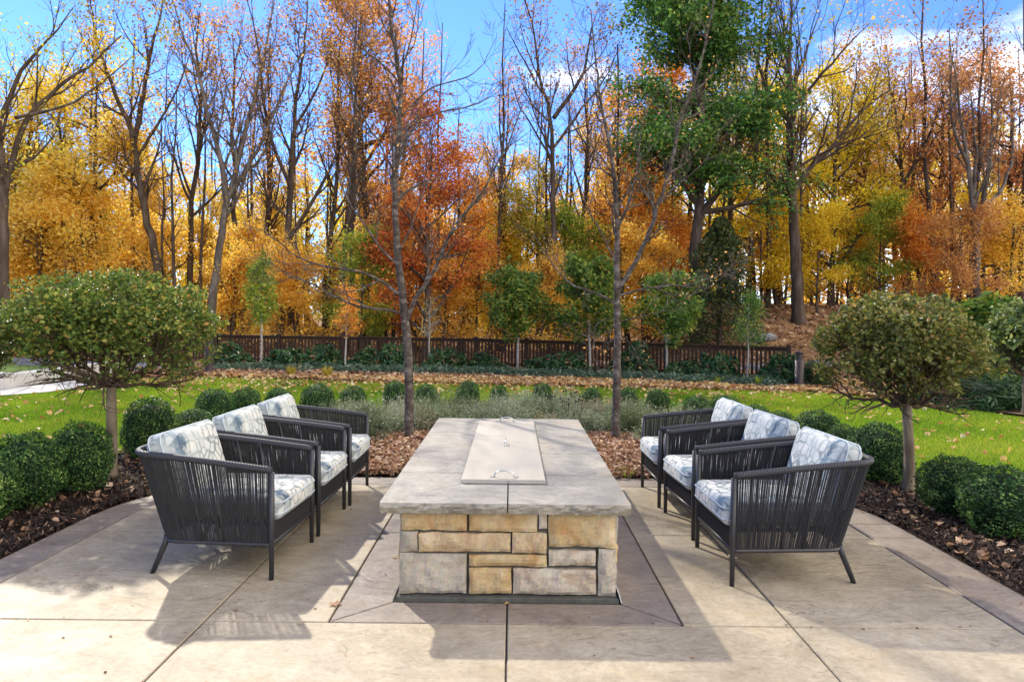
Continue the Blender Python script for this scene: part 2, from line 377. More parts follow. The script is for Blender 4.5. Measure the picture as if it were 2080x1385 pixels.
M['mulch'] = mat_noise('mulch_bed', [(0.3, (0.014, 0.009, 0.007)), (0.6, (0.045, 0.028, 0.02)), (0.8, (0.09, 0.055, 0.04))], 25, 0.95, bscale=60, bstr=1.0, bdist=0.03, detail=8)
M['litter'] = mat_noise('leaf_litter_ground', [(0.3, (0.12, 0.07, 0.04)), (0.5, (0.25, 0.15, 0.09)), (0.75, (0.38, 0.25, 0.16))], 22, 0.95, bscale=30, bstr=1.0, bdist=0.03, detail=8)
M['asphalt'] = mat_noise('asphalt', [(0.3, (0.13, 0.14, 0.16)), (0.7, (0.18, 0.19, 0.21))], 5, 0.8)
M['pale_concrete'] = mat_noise('pale_concrete', [(0.3, (0.40, 0.39, 0.37)), (0.7, (0.52, 0.51, 0.48))], 3, 0.85)
M['rock'] = mat_noise('grey_rock', [(0.3, (0.08, 0.08, 0.085)), (0.55, (0.20, 0.20, 0.21)), (0.75, (0.33, 0.32, 0.32))], 3, 0.9, bscale=12, bstr=0.8, bdist=0.03)

L = {}
L['gold'] = mat_leaf('gold_leaves', [(0.0, (0.66, 0.36, 0.045)), (0.35, (0.85, 0.54, 0.07)), (0.7, (0.93, 0.68, 0.13)), (1.0, (0.95, 0.78, 0.28))], 0.7, hue=0.012, patch=0.25)
L['yellow'] = mat_leaf('yellow_leaves', [(0.0, (0.55, 0.40, 0.03)), (0.35, (0.76, 0.56, 0.035)), (0.7, (0.90, 0.70, 0.06)), (1.0, (0.72, 0.70, 0.09))], 0.68, hue=0.012, patch=0.25)
L['orange'] = mat_leaf('orange_leaves', [(0.0, (0.60, 0.21, 0.04)), (0.35, (0.82, 0.38, 0.06)), (0.7, (0.92, 0.52, 0.10)), (1.0, (0.95, 0.68, 0.22))], 0.68, hue=0.012, patch=0.25)
L['rust'] = mat_leaf('rust_leaves', [(0.0, (0.34, 0.15, 0.06)), (0.4, (0.56, 0.27, 0.10)), (0.75, (0.72, 0.40, 0.14)), (1.0, (0.82, 0.52, 0.20))], 0.58, hue=0.012, patch=0.25)
L['brown'] = mat_leaf('silhouette_leaves', [(0.0, (0.14, 0.07, 0.035)), (0.4, (0.30, 0.14, 0.06)), (0.8, (0.48, 0.24, 0.09)), (1.0, (0.60, 0.36, 0.12))], 0.45, hue=0.012, patch=0.2)  # leaf colour darkened to paint the backlit silhouette against the sky
L['red'] = mat_leaf('red_leaves', [(0.0, (0.36, 0.075, 0.03)), (0.4, (0.60, 0.16, 0.045)), (0.75, (0.78, 0.28, 0.06)), (1.0, (0.88, 0.46, 0.11))], 0.6, patch=0.3)
L['olive'] = mat_leaf('olive_gold_leaves', [(0.0, (0.22, 0.21, 0.035)), (0.4, (0.45, 0.40, 0.05)), (0.75, (0.70, 0.55, 0.07)), (1.0, (0.85, 0.66, 0.13))], 0.6, hue=0.01, patch=0.3)
L['green'] = mat_leaf('oak_green_leaves', [(0.0, (0.03, 0.085, 0.022)), (0.4, (0.07, 0.175, 0.04)), (0.75, (0.14, 0.28, 0.055)), (1.0, (0.30, 0.38, 0.08))], 0.48, hue=0.01, patch=0.2)
L['lime'] = mat_leaf('lime_leaves', [(0.0, (0.14, 0.24, 0.03)), (0.5, (0.30, 0.40, 0.05)), (1.0, (0.55, 0.55, 0.08))], 0.5, patch=0.3)
L['young'] = mat_leaf('young_tree_leaves', [(0.0, (0.045, 0.11, 0.025)), (0.5, (0.11, 0.22, 0.04)), (0.85, (0.26, 0.34, 0.06)), (1.0, (0.55, 0.42, 0.07))], 0.5, hue=0.01, patch=0.2)
L['ever'] = mat_leaf('evergreen_needles', [(0.0, (0.018, 0.035, 0.012)), (0.5, (0.04, 0.07, 0.02)), (1.0, (0.12, 0.13, 0.03))], 0.2, patch=0.2)
L['box'] = mat_leaf('boxwood_leaves', [(0.0, (0.02, 0.055, 0.018)), (0.45, (0.05, 0.125, 0.032)), (0.8, (0.12, 0.24, 0.055)), (1.0, (0.30, 0.42, 0.11))], 0.3, rough=0.5, spec=0.22, hue=0.008)
L['globe'] = mat_leaf('globe_tree_leaves', [(0.0, (0.05, 0.10, 0.02)), (0.45, (0.115, 0.185, 0.035)), (0.8, (0.25, 0.30, 0.06)), (0.95, (0.38, 0.34, 0.08)), (1.0, (0.40, 0.20, 0.06))], 0.45, rough=0.45, spec=0.35)
L['globe_b'] = mat_leaf('bronzed_globe_leaves', [(0.0, (0.065, 0.085, 0.02)), (0.45, (0.15, 0.18, 0.04)), (0.75, (0.25, 0.27, 0.065)), (0.93, (0.38, 0.31, 0.10)), (1.0, (0.42, 0.23, 0.07))], 0.45, rough=0.42, spec=0.4)
L['pale'] = mat_leaf('pale_green_leaves', [(0.0, (0.09, 0.15, 0.05)), (0.6, (0.24, 0.32, 0.10)), (1.0, (0.45, 0.50, 0.16))], 0.45, rough=0.3, spec=0.6)
L['shrub'] = mat_leaf('shrub_leaves', [(0.0, (0.018, 0.055, 0.025)), (0.5, (0.05, 0.125, 0.05)), (0.88, (0.10, 0.21, 0.07)), (0.95, (0.30, 0.12, 0.07)), (1.0, (0.35, 0.15, 0.09))], 0.3, rough=0.4, spec=0.4, hue=0.01)
L['blue'] = mat_leaf('bluish_groundcover', [(0.0, (0.04, 0.08, 0.055)), (0.5, (0.09, 0.15, 0.10)), (0.9, (0.18, 0.24, 0.15)), (1.0, (0.35, 0.25, 0.14))], 0.3)
L['juniper'] = mat_leaf('juniper_needles', [(0.0, (0.015, 0.045, 0.015)), (0.5, (0.04, 0.10, 0.03)), (1.0, (0.11, 0.20, 0.06))], 0.2)
L['grass'] = mat_leaf('grass_blades', [(0.0, (0.10, 0.20, 0.014)), (0.4, (0.19, 0.34, 0.02)), (0.8, (0.31, 0.46, 0.03)), (1.0, (0.50, 0.46, 0.07))], 0.55, rough=0.5, patch=0.3)
L['sage'] = mat_leaf('sage_stems', [(0.0, (0.07, 0.095, 0.04)), (0.3, (0.14, 0.185, 0.085)), (0.6, (0.25, 0.29, 0.20)), (0.85, (0.40, 0.42, 0.32)), (1.0, (0.27, 0.15, 0.08))], 0.35, patch=0.45)
L['dead'] = mat_leaf('fallen_leaf', [(0.0, (0.10, 0.045, 0.03)), (0.3, (0.27, 0.14, 0.078)), (0.65, (0.46, 0.27, 0.17)), (1.0, (0.66, 0.50, 0.36))], 0.3, rough=0.7)
L['dead_pale'] = mat_leaf('fallen_leaf_on_lawn', [(0.0, (0.35, 0.14, 0.05)), (0.4, (0.55, 0.33, 0.12)), (0.8, (0.66, 0.50, 0.22)), (1.0, (0.75, 0.62, 0.40))], 0.3, rough=0.6)
L['chip'] = mat_leaf('bark_chip', [(0.0, (0.012, 0.008, 0.007)), (0.55, (0.045, 0.027, 0.02)), (0.9, (0.12, 0.07, 0.048)), (1.0, (0.28, 0.18, 0.11))], 0.0, rough=0.85)
L['ogr'] = mat_leaf('ornamental_grass_blades', [(0.0, (0.20, 0.18, 0.06)), (0.6, (0.45, 0.40, 0.20)), (1.0, (0.60, 0.55, 0.35))], 0.4)

# ------------------------------------------------------------------ vectorised plants
def norm(a): return a / np.maximum(np.linalg.norm(a, axis=-1, keepdims=True), 1e-9)
def leaf_quads(rng, P, size, shape='quad', upb=0.3, asp=0.6, v=None, N=None):
    """leaf faces at points P; returns V, Q, v"""
    n = len(P); size = np.broadcast_to(size, (n,)).astype(float) * rng.uniform(0.7, 1.3, n)
    d = norm(rng.normal(size=(n, 3)) * np.array([1, 1, 0.7]))
    nn = rng.normal(size=(n, 3)); nn[:, 2] += upb * 2
    if N is not None: nn = nn * 0.75 + N * 1.1
    w = norm(np.cross(d, nn)); up = norm(np.cross(w, d))
    L_ = (d * size[:, None]); W_ = w * (size * asp * 0.5)[:, None]; U_ = up * (size * 0.16)[:, None]
    if v is None: v = rng.random(n)
    if shape == 'quad':
        V = np.stack([P - L_ * 0.5, P + W_ + U_ * 0.5, P + L_ * 0.5, P - W_ + U_ * 0.5], 1)
        Q = np.arange(n * 4).reshape(n, 4)
        return V.reshape(-1, 3), Q, v
    V = np.stack([P - L_ * 0.5, P - L_ * 0.15 + W_ + U_, P + L_ * 0.25 + W_ * 0.8 + U_, P + L_ * 0.5 - U_ * 0.5, P + L_ * 0.25 - W_ * 0.8 + U_, P - L_ * 0.15 - W_ + U_], 1)
    b = np.arange(n)[:, None] * 6
    Q = np.concatenate([b + np.array([0, 1, 2, 3]), b + np.array([0, 3, 4, 5])], 0)
    return V.reshape(-1, 3), Q, np.concatenate([v, v])
def tubes_np(P, Rr, sides=4):
    """P (n,k,3), Rr (n,k) -> V, Q"""
    n, k, _ = P.shape
    T = np.empty_like(P); T[:, 1:-1] = P[:, 2:] - P[:, :-2]; T[:, 0] = P[:, 1] - P[:, 0]; T[:, -1] = P[:, -1] - P[:, -2]
    T = norm(T)
    m = norm(P[:, -1] - P[:, 0])
    ref = np.where(np.abs(m[:, 2:3]) < 0.8, np.array([[0, 0, 1.0]]), np.array([[1.0, 0.13, 0]]))[:, None, :]
    A = norm(np.cross(T, np.broadcast_to(ref, T.shape))); B = np.cross(T, A)
    q = np.arange(sides) * 2 * PI / sides
    V = P[:, :, None, :] + Rr[:, :, None, None] * (A[:, :, None, :] * np.cos(q)[None, None, :, None] + B[:, :, None, :] * np.sin(q)[None, None, :, None])
    base = (np.arange(n) * k * sides)[:, None, None]; i = (np.arange(k - 1) * sides)[None, :, None]; s = np.arange(sides)[None, None, :]; s2 = (s + 1) % sides
    Q = np.stack([base + i + s, base + i + s2, base + i + sides + s2, base + i + sides + s], -1).reshape(-1, 4)
    return V.reshape(-1, 3), Q
class Wood:
    def __init__(s): s.V = []; s.Q = []; s.n = 0
    def add(s, P, Rr, sides=4):
        V, Q = tubes_np(P, Rr, sides); s.V.append(V); s.Q.append(Q + s.n); s.n += len(V)
    def mesh(s, name): return np_mesh(name, np.concatenate(s.V), np.concatenate(s.Q), smooth=True)
def resample(pts, k):
    pts = np.asarray(pts, float); d = np.r_[0, np.cumsum(np.linalg.norm(np.diff(pts, axis=0), axis=1))]
    t = np.linspace(0, d[-1], k)
    # smooth (catmull-like) through cubic-ish interpolation: linear then relax
    out = np.stack([np.interp(t, d, pts[:, j]) for j in range(3)], 1)
    for _ in range(2): out[1:-1] = out[1:-1] * 0.5 + (out[:-2] + out[2:]) * 0.25
    return out
def sprout(rng, P, Rr, per, t0, t1, length, ang, trop=0.25, wig=0.15, k=5, rratio=0.6, rtip=0.3, len_by_t=0.5, rmax=1.0):
    """children of every polyline in P (n,k,3)"""
    n, K, _ = P.shape
    per_ = per
    t = (np.arange(per_)[None, :] + rng.random((n, per_))) / per_ * (t1 - t0) + t0
    f = t * (K - 1); i = np.clip(f.astype(int), 0, K - 2); fr = (f - i)[..., None]
    idx = np.arange(n)[:, None]
    S = P[idx, i] * (1 - fr) + P[idx, i + 1] * fr
    D = norm(P[idx, i + 1] - P[idx, i]); r = (Rr[idx, i] * (1 - fr[..., 0]) + Rr[idx, i + 1] * fr[..., 0])
    S = S.reshape(-1, 3); D = D.reshape(-1, 3); r = r.reshape(-1); tt = t.reshape(-1); m = len(S)
    side = norm(np.cross(D, rng.normal(size=(m, 3)))); a = rng.uniform(ang[0], ang[1], m)[:, None]
    d = norm(D * np.cos(a) + side * np.sin(a))
    ln = rng.uniform(length[0], length[1], m) * (1 - len_by_t * tt)
    out = np.empty((m, k, 3)); out[:, 0] = S
    for j in range(1, k):
        d = norm(d + np.array([0, 0, trop]) + rng.normal(size=(m, 3)) * wig)
        out[:, j] = out[:, j - 1] + d * (ln / (k - 1))[:, None]
    r0 = np.minimum(r * rratio, rmax)
    RR = r0[:, None] * np.linspace(1, rtip, k)[None, :]
    return out, RR
def sample_on(rng, P, n, spread, t0=0.2):
    m, K, _ = P.shape
    a = rng.integers(0, m, n); f = rng.uniform(t0, 1, n) * (K - 1); i = np.clip(f.astype(int), 0, K - 2); fr = (f - i)[:, None]
    return P[a, i] * (1 - fr) + P[a, i + 1] * fr + rng.normal(size=(n, 3)) * spread

def make_tree(rng, H, r0, fork, limbs, spread, levels, nleaf, lsize, lspread=0.18, lean=0.0, low=0.25, shape='quad', zmax=None, trunk_k=10, clump=0.6, trop=0.22, ang=(0.45, 0.95), t1=0.97, dome=0.55, pads=0, padr=1.0):
    """generic tree standing at the origin -> trunk mesh, crown mesh"""
    w = Wood()
    z = np.linspace(0, 1, trunk_k); wob = np.cumsum(rng.normal(size=(trunk_k, 2)) * H * 0.008, 0)
    tr = np.stack([lean * z ** 1.3 * H + wob[:, 0], wob[:, 1], z * H * 0.93], 1)[None]
    rr = (r0 * (1 - z) ** 0.75 + 0.02)[None].copy(); rr[0, 0] *= 1.35
    w.add(tr, rr, 8)
    lv = [(tr, rr)]
    b1 = sprout(rng, tr, rr, limbs, fork, t1, (H * spread * 0.75, H * spread * 1.15), ang, trop, 0.12, 8, 0.62, 0.18, dome)
    w.add(*b1, 5)
    cur = b1; last = b1
    for (per, l0, l1, sd_) in levels:
        nb = sprout(rng, cur[0], cur[1], per, low, 1.0, (l0, l1), (0.35, 0.9), trop * 0.6, 0.18, 5 if sd_ > 3 else 4, 0.6, 0.3, 0.4, 0.04)
        w.add(*nb, sd_); last = cur = nb
    tm = w.mesh('trunk')
    cm_ = None
    if nleaf:
        if pads:
            src = b1[0]; cen = sample_on(rng, src, pads, 0.15, 0.35); ci = rng.integers(0, pads, int(nleaf * 0.62)); ps = rng.uniform(0.6, 1.4, pads)[ci][:, None]
            P = np.concatenate([sample_on(rng, last[0], int(nleaf * 0.38), lspread, 0.1), cen[ci] + rng.normal(size=(len(ci), 3)) * np.array([0.42, 0.42, 0.17]) * ps * padr])
        else: P = sample_on(rng, last[0], nleaf, lspread, 0.1)
        # clump so that gaps and masses appear
        keep = np.array([mnoise.noise(Vector(p * clump)) for p in P]) + rng.normal(size=len(P)) * 0.12 > -0.05
        P = P[keep]
        if zmax: P = P[(P[:, 2] < zmax * rng.uniform(0.7, 1.05, len(P)))]
        P[:, 2] = np.maximum(P[:, 2], 0.3)
        V, Q, v = leaf_quads(rng, P, lsize, shape)
        cm_ = np_mesh('crown', V, Q, v=v)
    return tm, cm_
def place_tree(name, tm, cmesh, loc, rz, s, bark, leafm, label, cat='tree', group=None, sz=None):
    root = empty(name, loc, rz, label=label, cat=cat, group=group)
    root.scale = (s, s, sz or s)
    t = bpy.data.objects.new('trunk', tm); C.objects.link(t); t.parent = root
    if not tm.materials: tm.materials.append(bark)
    t.material_slots[0].link = 'OBJECT'; t.material_slots[0].material = bark
    if cmesh is not None:
        c = bpy.data.objects.new('crown', cmesh); C.objects.link(c); c.parent = root
        if not cmesh.materials: cmesh.materials.append(leafm)
        c.material_slots[0].link = 'OBJECT'; c.material_slots[0].material = leafm
    return root
def limb_tree(name, base, limbs, levels, bark, leafm, nleaf, lsize, label, seed, cat='tree', group=None, depth_jit=0.25, low=0.15, lspread=0.12, tw=0.15, trop=0.1, zlow=None):
    """a tree whose main limbs are given as world polylines [(points, r0, r1)]"""
    rng = np.random.default_rng(seed); w = Wood(); base = np.array(base, float)
    L1 = []
    cut = levels[0]
    for li, (pts, ra, rb) in enumerate(limbs):
        pts = np.array(pts, float) - base
        if li > 0:
            # give limbs their own direction in depth
            dz = np.linspace(0, 1, len(pts)); s_ = (rng.uniform(0.5, 1.0) * (1 if rng.random() < 0.5 else -1)) * depth_jit
            pts[:, 1] += dz * s_ * np.linalg.norm(pts[-1] - pts[0])
        k = max(6, int(np.linalg.norm(np.diff(pts, axis=0), axis=1).sum() / cut[3]) + 3)
        P = resample(pts, k)
        P[1:-1] += rng.normal(size=(k - 2, 3)) * cut[3] * 0.035
        t = np.linspace(0, 1, k); Rr = ra * (1 - t) + rb * t
        if li == 0: Rr[0] *= 1.25
        w.add(P[None], Rr[None], 8 if ra > 0.03 else 6)
        ln = np.linalg.norm(np.diff(P, axis=0), axis=1).sum()
        per = max(2, int(ln * cut[0]))
        if li > 0 or cut[4] < 1.0:
            L1.append(sprout(rng, P[None], Rr[None], per, cut[4] if li == 0 else low, 1.0, (cut[1], cut[2]), (0.4, 0.95), trop, tw, 6, 0.6, 0.22, 0.35))
    last = None; curP = np.concatenate([a for a, b in L1]); curR = np.concatenate([b for a, b in L1]); w.add(curP, curR, 4)
    for (per, l0, l1, sd_) in levels[1:]:
        curP, curR = sprout(rng, curP, curR, per, 0.15, 1.0, (l0, l1), (0.4, 0.9), trop * 0.8, tw, 4, 0.65, 0.35, 0.35)
        curR = np.maximum(curR, levels[-1][3] * 0 + 0.0022)
        w.add(curP, curR, 3)
    cm_ = None
    if nleaf:
        P = sample_on(rng, curP, nleaf, lspread, 0.1)
        V, Q, v = leaf_quads(rng, P, lsize)
        cm_ = np_mesh('crown', V, Q, v=v)
    return place_tree(name, w.mesh('trunk'), cm_, tuple(base), 0, 1, bark, leafm, label, cat, group)

# ------------------------------------------------------------------ terrain and surfaces
def sstep(a, b, x):
    t = np.clip((x - a) / (b - a), 0, 1); return t * t * (3 - 2 * t)
def terrain(x, y):
    x = np.asarray(x, float); y = np.asarray(y, float)
    h = 1.9 * sstep(18.5, 27, y) * sstep(3.5, 8.0, x)
    h = h + 0.45 * sstep(24, 50, y)
    h = h - 0.06
    return h
gx = np.concatenate([np.linspace(-600, -40, 8), np.linspace(-36, 36, 73), np.linspace(40, 600, 8)])
gy = np.concatenate([np.linspace(-60, -6, 6), np.linspace(-4, 60, 65), np.linspace(66, 900, 10)])
XX, YY = np.meshgrid(gx, gy, indexing='ij'); ZZ = terrain(XX, YY)
rg = np.random.default_rng(5)
ZZ = ZZ + np.where(YY > 21, rg.normal(size=ZZ.shape) * 0.04, 0)
nx, ny = len(gx), len(gy)
ii, jj = np.meshgrid(np.arange(nx - 1), np.arange(ny - 1), indexing='ij')
Qg = np.stack([ii * ny + jj, (ii + 1) * ny + jj, (ii + 1) * ny + jj + 1, ii * ny + jj + 1], -1).reshape(-1, 4)
link('ground', np_mesh('ground', np.stack([XX, YY, ZZ], -1).reshape(-1, 3), Qg, smooth=True), M['ground'], kind='structure')

def sheet(name, poly, z, mat, step=None, bump=0.0, **k):
    """flat polygon (optionally a clipped grid with bumps) as a ground sheet"""
    mb = MB(); mb.add([(x, y, z) for x, y in poly], [tuple(range(len(poly)))]); return mb.build(name, mat, **k)
def smooth_closed(pts, it=2):
    for _ in range(it):
        q = []
        for i in range(len(pts)):
            a, b = pts[i], pts[(i + 1) % len(pts)]
            q.append((a[0] * .75 + b[0] * .25, a[1] * .75 + b[1] * .25)); q.append((a[0] * .25 + b[0] * .75, a[1] * .25 + b[1] * .75))
        pts = q
    return pts
def inside(poly, X, Y):
    X = np.asarray(X); Y = np.asarray(Y); c = np.zeros(X.shape, bool); n = len(poly)
    for i in range(n):
        x0, y0 = poly[i]; x1, y1 = poly[(i + 1) % n]
        if y0 == y1: continue
        k = ((y0 > Y) != (y1 > Y)) & (X < (x1 - x0) * (Y - y0) / (y1 - y0) + x0); c ^= k
    return c
LAWN = [(-9.6, -3), (-9.4, 8), (-8.85, 12.2), (-8.35, 12.9), (-8.2, 15.6), (-7.2, 16.6), (-3, 15.6), (2, 15.0), (6.0, 14.6), (7.2, 12.8), (7.9, 10.8), (8.2, 7), (8.3, -3)]
BED = smooth_closed([(-4.05, -3.5), (-4.05, 3), (-4.05, 7.2), (-4.35, 9.4), (-3.5, 10.7), (-1.6, 11.35), (1.6, 11.35), (3.1, 10.4), (3.95, 8.6), (3.85, 6.6), (3.8, 3), (3.8, -3.5)], 2)
sheet('lawn', LAWN, -0.02, M['lawn'], kind='structure')
sheet('mulch_bed', BED, 0.012, M['mulch'], kind='structure')
LIT = [(-9.0, 16.0), (-7.2, 16.35), (-3, 15.35), (2, 14.75), (6.0, 14.3), (7.0, 13.2), (9, 10), (14, 8), (16, 20), (7, 17.5), (0, 19.8), (-10, 21.5)]
sheet('leaf_litter_bed', LIT, -0.01, M['litter'], kind='structure')

# ---- patio of separate slabs
patio = empty('patio', kind='structure')
XL, XR, YB, YF = -2.79, 2.46, 6.25, -2.5       # inner slab field
OXL, OXR, OYB = -3.06, 2.80, 6.55              # outer edge of the border
def corner_clip(poly, cx, cy, r, sx):
    """round the patio's back corners: pull vertices lying outside the corner arc onto it"""
    out = []
    for x, y in poly:
        if (x - cx) * sx > 0 and y > cy:
            d = math.hypot(x - cx, y - cy)
            if d > r: x, y = cx + (x - cx) * r / d, cy + (y - cy) * r / d
        out.append((x, y))
    return out
def densify(poly, step=0.08):
    out = []
    for i in range(len(poly)):
        a, b = poly[i], poly[(i + 1) % len(poly)]; n = max(1, int(math.hypot(b[0] - a[0], b[1] - a[1]) / step))
        out += [(a[0] + (b[0] - a[0]) * j / n, a[1] + (b[1] - a[1]) * j / n) for j in range(n)]
    return out
def inset(poly, d):
    n = len(poly); out = []
    ar = sum(poly[i][0] * poly[(i + 1) % n][1] - poly[(i + 1) % n][0] * poly[i][1] for i in range(n)); s = 1 if ar > 0 else -1
    for i in range(n):
        p0, p1, p2 = Vector(poly[i - 1]), Vector(poly[i]), Vector(poly[(i + 1) % n])
        e1 = (p1 - p0).normalized(); e2 = (p2 - p1).normalized()
        n1 = Vector((-e1.y, e1.x)) * s; n2 = Vector((-e2.y, e2.x)) * s
        b = n1 + n2; den = max(0.35, b.dot(n1)); out.append(tuple(p1 + b * (d / den)))
    return out
def slab(poly, mat, name='concrete_slab', z=0.0, clip=None, gap=0.0045):
    poly = inset(poly, gap)
    if clip: poly = densify(poly); poly = corner_clip(poly, *clip)
    n = len(poly); a = inset(poly, 0.004)
    V = [(x, y, z - 0.05) for x, y in poly] + [(x, y, z - 0.004) for x, y in poly] + [(x, y, z) for x, y in a]
    Fc = [tuple(range(2 * n, 3 * n))]
    for r in range(2):
        Fc += [(r * n + i, r * n + (i + 1) % n, (r + 1) * n + (i + 1) % n, (r + 1) * n + i) for i in range(n)]
    me = bpy.data.meshes.new(name); me.from_pydata(V, [], Fc); me.update()
    import bmesh as _b
    bm = _b.new(); bm.from_mesh(me); _b.ops.recalc_face_normals(bm, faces=bm.faces); bm.to_mesh(me); bm.free()
    if me.polygons[0].normal.z < 0: me.flip_normals()
    return link(name, me, mat, patio)
Y1, Y2 = 3.46, 4.88
AX0, AX1, AYB = -0.875, 0.845, 6.9
rI = 1.05; rO = rI + 0.28
clipL, clipR = (XL + rI, YB - rI, rI, -1), (XR - rI, YB - rI, rI, 1)
sl = M['slab']
for x0, x1 in ((XL, -1.475), (-1.475, -0.01), (-0.01, 1.375), (1.375, XR)):
    slab([(x0, -0.8), (x1, -0.8), (x1, Y1), (x0, Y1)], sl)
    slab([(x0, YF), (x1, YF), (x1, -0.8), (x0, -0.8)], sl)
for x0, x1, cl in ((XL, -1.475, clipL), (-1.475, AX0, None), (AX1, 1.375, None), (1.375, XR, clipR)):
    slab([(x0, Y1), (x1, Y1), (x1, Y2), (x0, Y2)], sl)
    slab([(x0, Y2), (x1, Y2), (x1, YB), (x0, YB)], sl, clip=cl)
FX0, FX1, FY0, FY1 = -0.60, 0.583, 3.71, 6.66
bo = M['border']
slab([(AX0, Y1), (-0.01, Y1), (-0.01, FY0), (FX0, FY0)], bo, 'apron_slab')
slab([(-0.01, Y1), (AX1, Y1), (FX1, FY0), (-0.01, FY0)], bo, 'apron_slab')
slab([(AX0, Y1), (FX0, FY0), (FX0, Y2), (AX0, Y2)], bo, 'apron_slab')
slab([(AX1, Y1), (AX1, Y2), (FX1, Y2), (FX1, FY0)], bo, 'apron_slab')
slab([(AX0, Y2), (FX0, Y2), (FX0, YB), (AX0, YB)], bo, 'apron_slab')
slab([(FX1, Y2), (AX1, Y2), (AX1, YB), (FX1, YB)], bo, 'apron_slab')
# outer border band, segment by segment, following the rounded corner
def arc_pt(cx, cy, r, a): return (cx + r * math.cos(a), cy + r * math.sin(a))
def band(side):
    XI, XO, c = (XL, OXL, (XL + rI, YB - rI)) if side < 0 else (XR, OXR, (XR - rI, YB - rI))
    ro = abs(XO - XI) + rI
    for y0, y1 in ((-2.5, -0.8), (-0.8, 1.2), (1.2, 3.1), (3.1, Y2)):
        slab([(XI, y0), (XO, y0), (XO, y1), (XI, y1)], bo, 'border_slab')
    slab([(XI, Y2), (XO, Y2), (XO, c[1]), (XI, c[1])], bo, 'border_slab')
    A = [(PI if side < 0 else 0) + (-side) * 0 + (-1 if side < 0 else 1) * PI / 2 * t for t in np.linspace(0, 1, 13)]
    for s0 in (0, 6):
        aa = A[s0:s0 + 7]
        slab([arc_pt(*c, rI, a) for a in aa] + [arc_pt(*c, ro, a) for a in reversed(aa)], bo, 'border_slab')
    yb = c[1] + ro; xe = (FX0 if side < 0 else FX1)
    xm = (AX0 if side < 0 else AX1)
    slab([(c[0], YB), (xm, YB), (xm, yb), (c[0], yb)], bo, 'border_slab')
    slab([(xm, YB), (xe, YB), (xe, yb), (xm, yb)], bo, 'border_slab')
band(-1); band(1)
jb = MB(); jb.add([(x, y, -0.008) for x, y in corner_clip(corner_clip(densify([(OXL + .02, -2.5), (OXR - .02, -2.5), (OXR - .02, OYB - .02), (OXL + .02, OYB - .02)]), XL + rI, YB - rI, rO - .03, -1), XR - rI, YB - rI, rO + .03, 1)], [tuple(range(len(densify([(OXL + .02, -2.5), (OXR - .02, -2.5), (OXR - .02, OYB - .02), (OXL + .02, OYB - .02)]))))])
jb.V = [(x, y, 0.0 - 0.009 + 0.0) for x, y, z in jb.V]
PATIO = [(x, y) for x, y, z in jb.V]
jo = jb.build('joint_bed', M['joint'], patio)
bpy.data.objects['mulch_bed'].location.z = -0.024      # the mulch base passes under the slabs' edge

# bed surface with its own relief, outside the patio
def relief(name, poly, holes, z, mat, step, amp, seed, **k):
    xs = np.arange(min(p[0] for p in poly), max(p[0] for p in poly), step); ys = np.arange(min(p[1] for p in poly), max(p[1] for p in poly), step)
    X, Y = np.meshgrid(xs, ys, indexing='ij'); ok = inside(poly, X, Y)
    for h in holes: ok &= ~inside(h, X, Y)
    r = np.random.default_rng(seed); Z = z + r.random(X.shape) * amp
    nn = len(ys); i, j = np.meshgrid(np.arange(len(xs) - 1), nn * 0 + np.arange(nn - 1), indexing='ij')
    f = ok[:-1, :-1] & ok[1:, :-1] & ok[:-1, 1:] & ok[1:, 1:]
    Q = np.stack([i * nn + j, (i + 1) * nn + j, (i + 1) * nn + j + 1, i * nn + j + 1], -1)[f]
    return link(name, np_mesh(name, np.stack([X, Y, Z], -1).reshape(-1, 3), Q), mat, **k)
def grow_poly(poly, d): return inset(poly, -d)
relief('mulch_surface', BED, [grow_poly(PATIO, 0.03)], -0.015, M['mulch'], 0.05, 0.035, 11, kind='structure')

# ------------------------------------------------------------------ fire table
ft = empty('fire_table', (0, 0, 0), label='rectangular stone fire table with pale stone top and covered burner trough', cat='fire table')
BX0, BX1, BY0, BY1, BZ1 = -0.575, 0.560, 3.765, 6.60, 0.466
mb = MB(); mb.box((BX0 + .02, BY0 + .02, 0.0), (BX1 - .02, BY1 - .02, BZ1), 0); mb.build('mortar_core', M['mortar'], ft)
mb = MB(); mb.box((FX0 + .01, FY0 + .012, -0.045), (FX1 - .01, FY1 + .02, 0.022), 0.004); mb.build('plinth', M['mortar'], ft)
mb = MB()
mb.add([(FX1 + .002, FY0 + .01, 0.0), (FX1 + .002, FY0 + .6, 0.0), (FX1 - .012, FY0 + .6, 0.05), (FX1 - .012, FY0 + .01, 0.05),
        (FX1 + .006, FY0 + .01, 0.0), (FX1 + .006, FY0 + .6, 0.0), (FX1 - .008, FY0 + .6, 0.05), (FX1 - .008, FY0 + .01, 0.05)],
       [(0, 1, 2, 3), (7, 6, 5, 4), (0, 3, 7, 4), (1, 5, 6, 2), (3, 2, 6, 7), (0, 4, 5, 1)])
mb.build('metal_flashing', M['flash'], ft)
rs = random.Random(3)
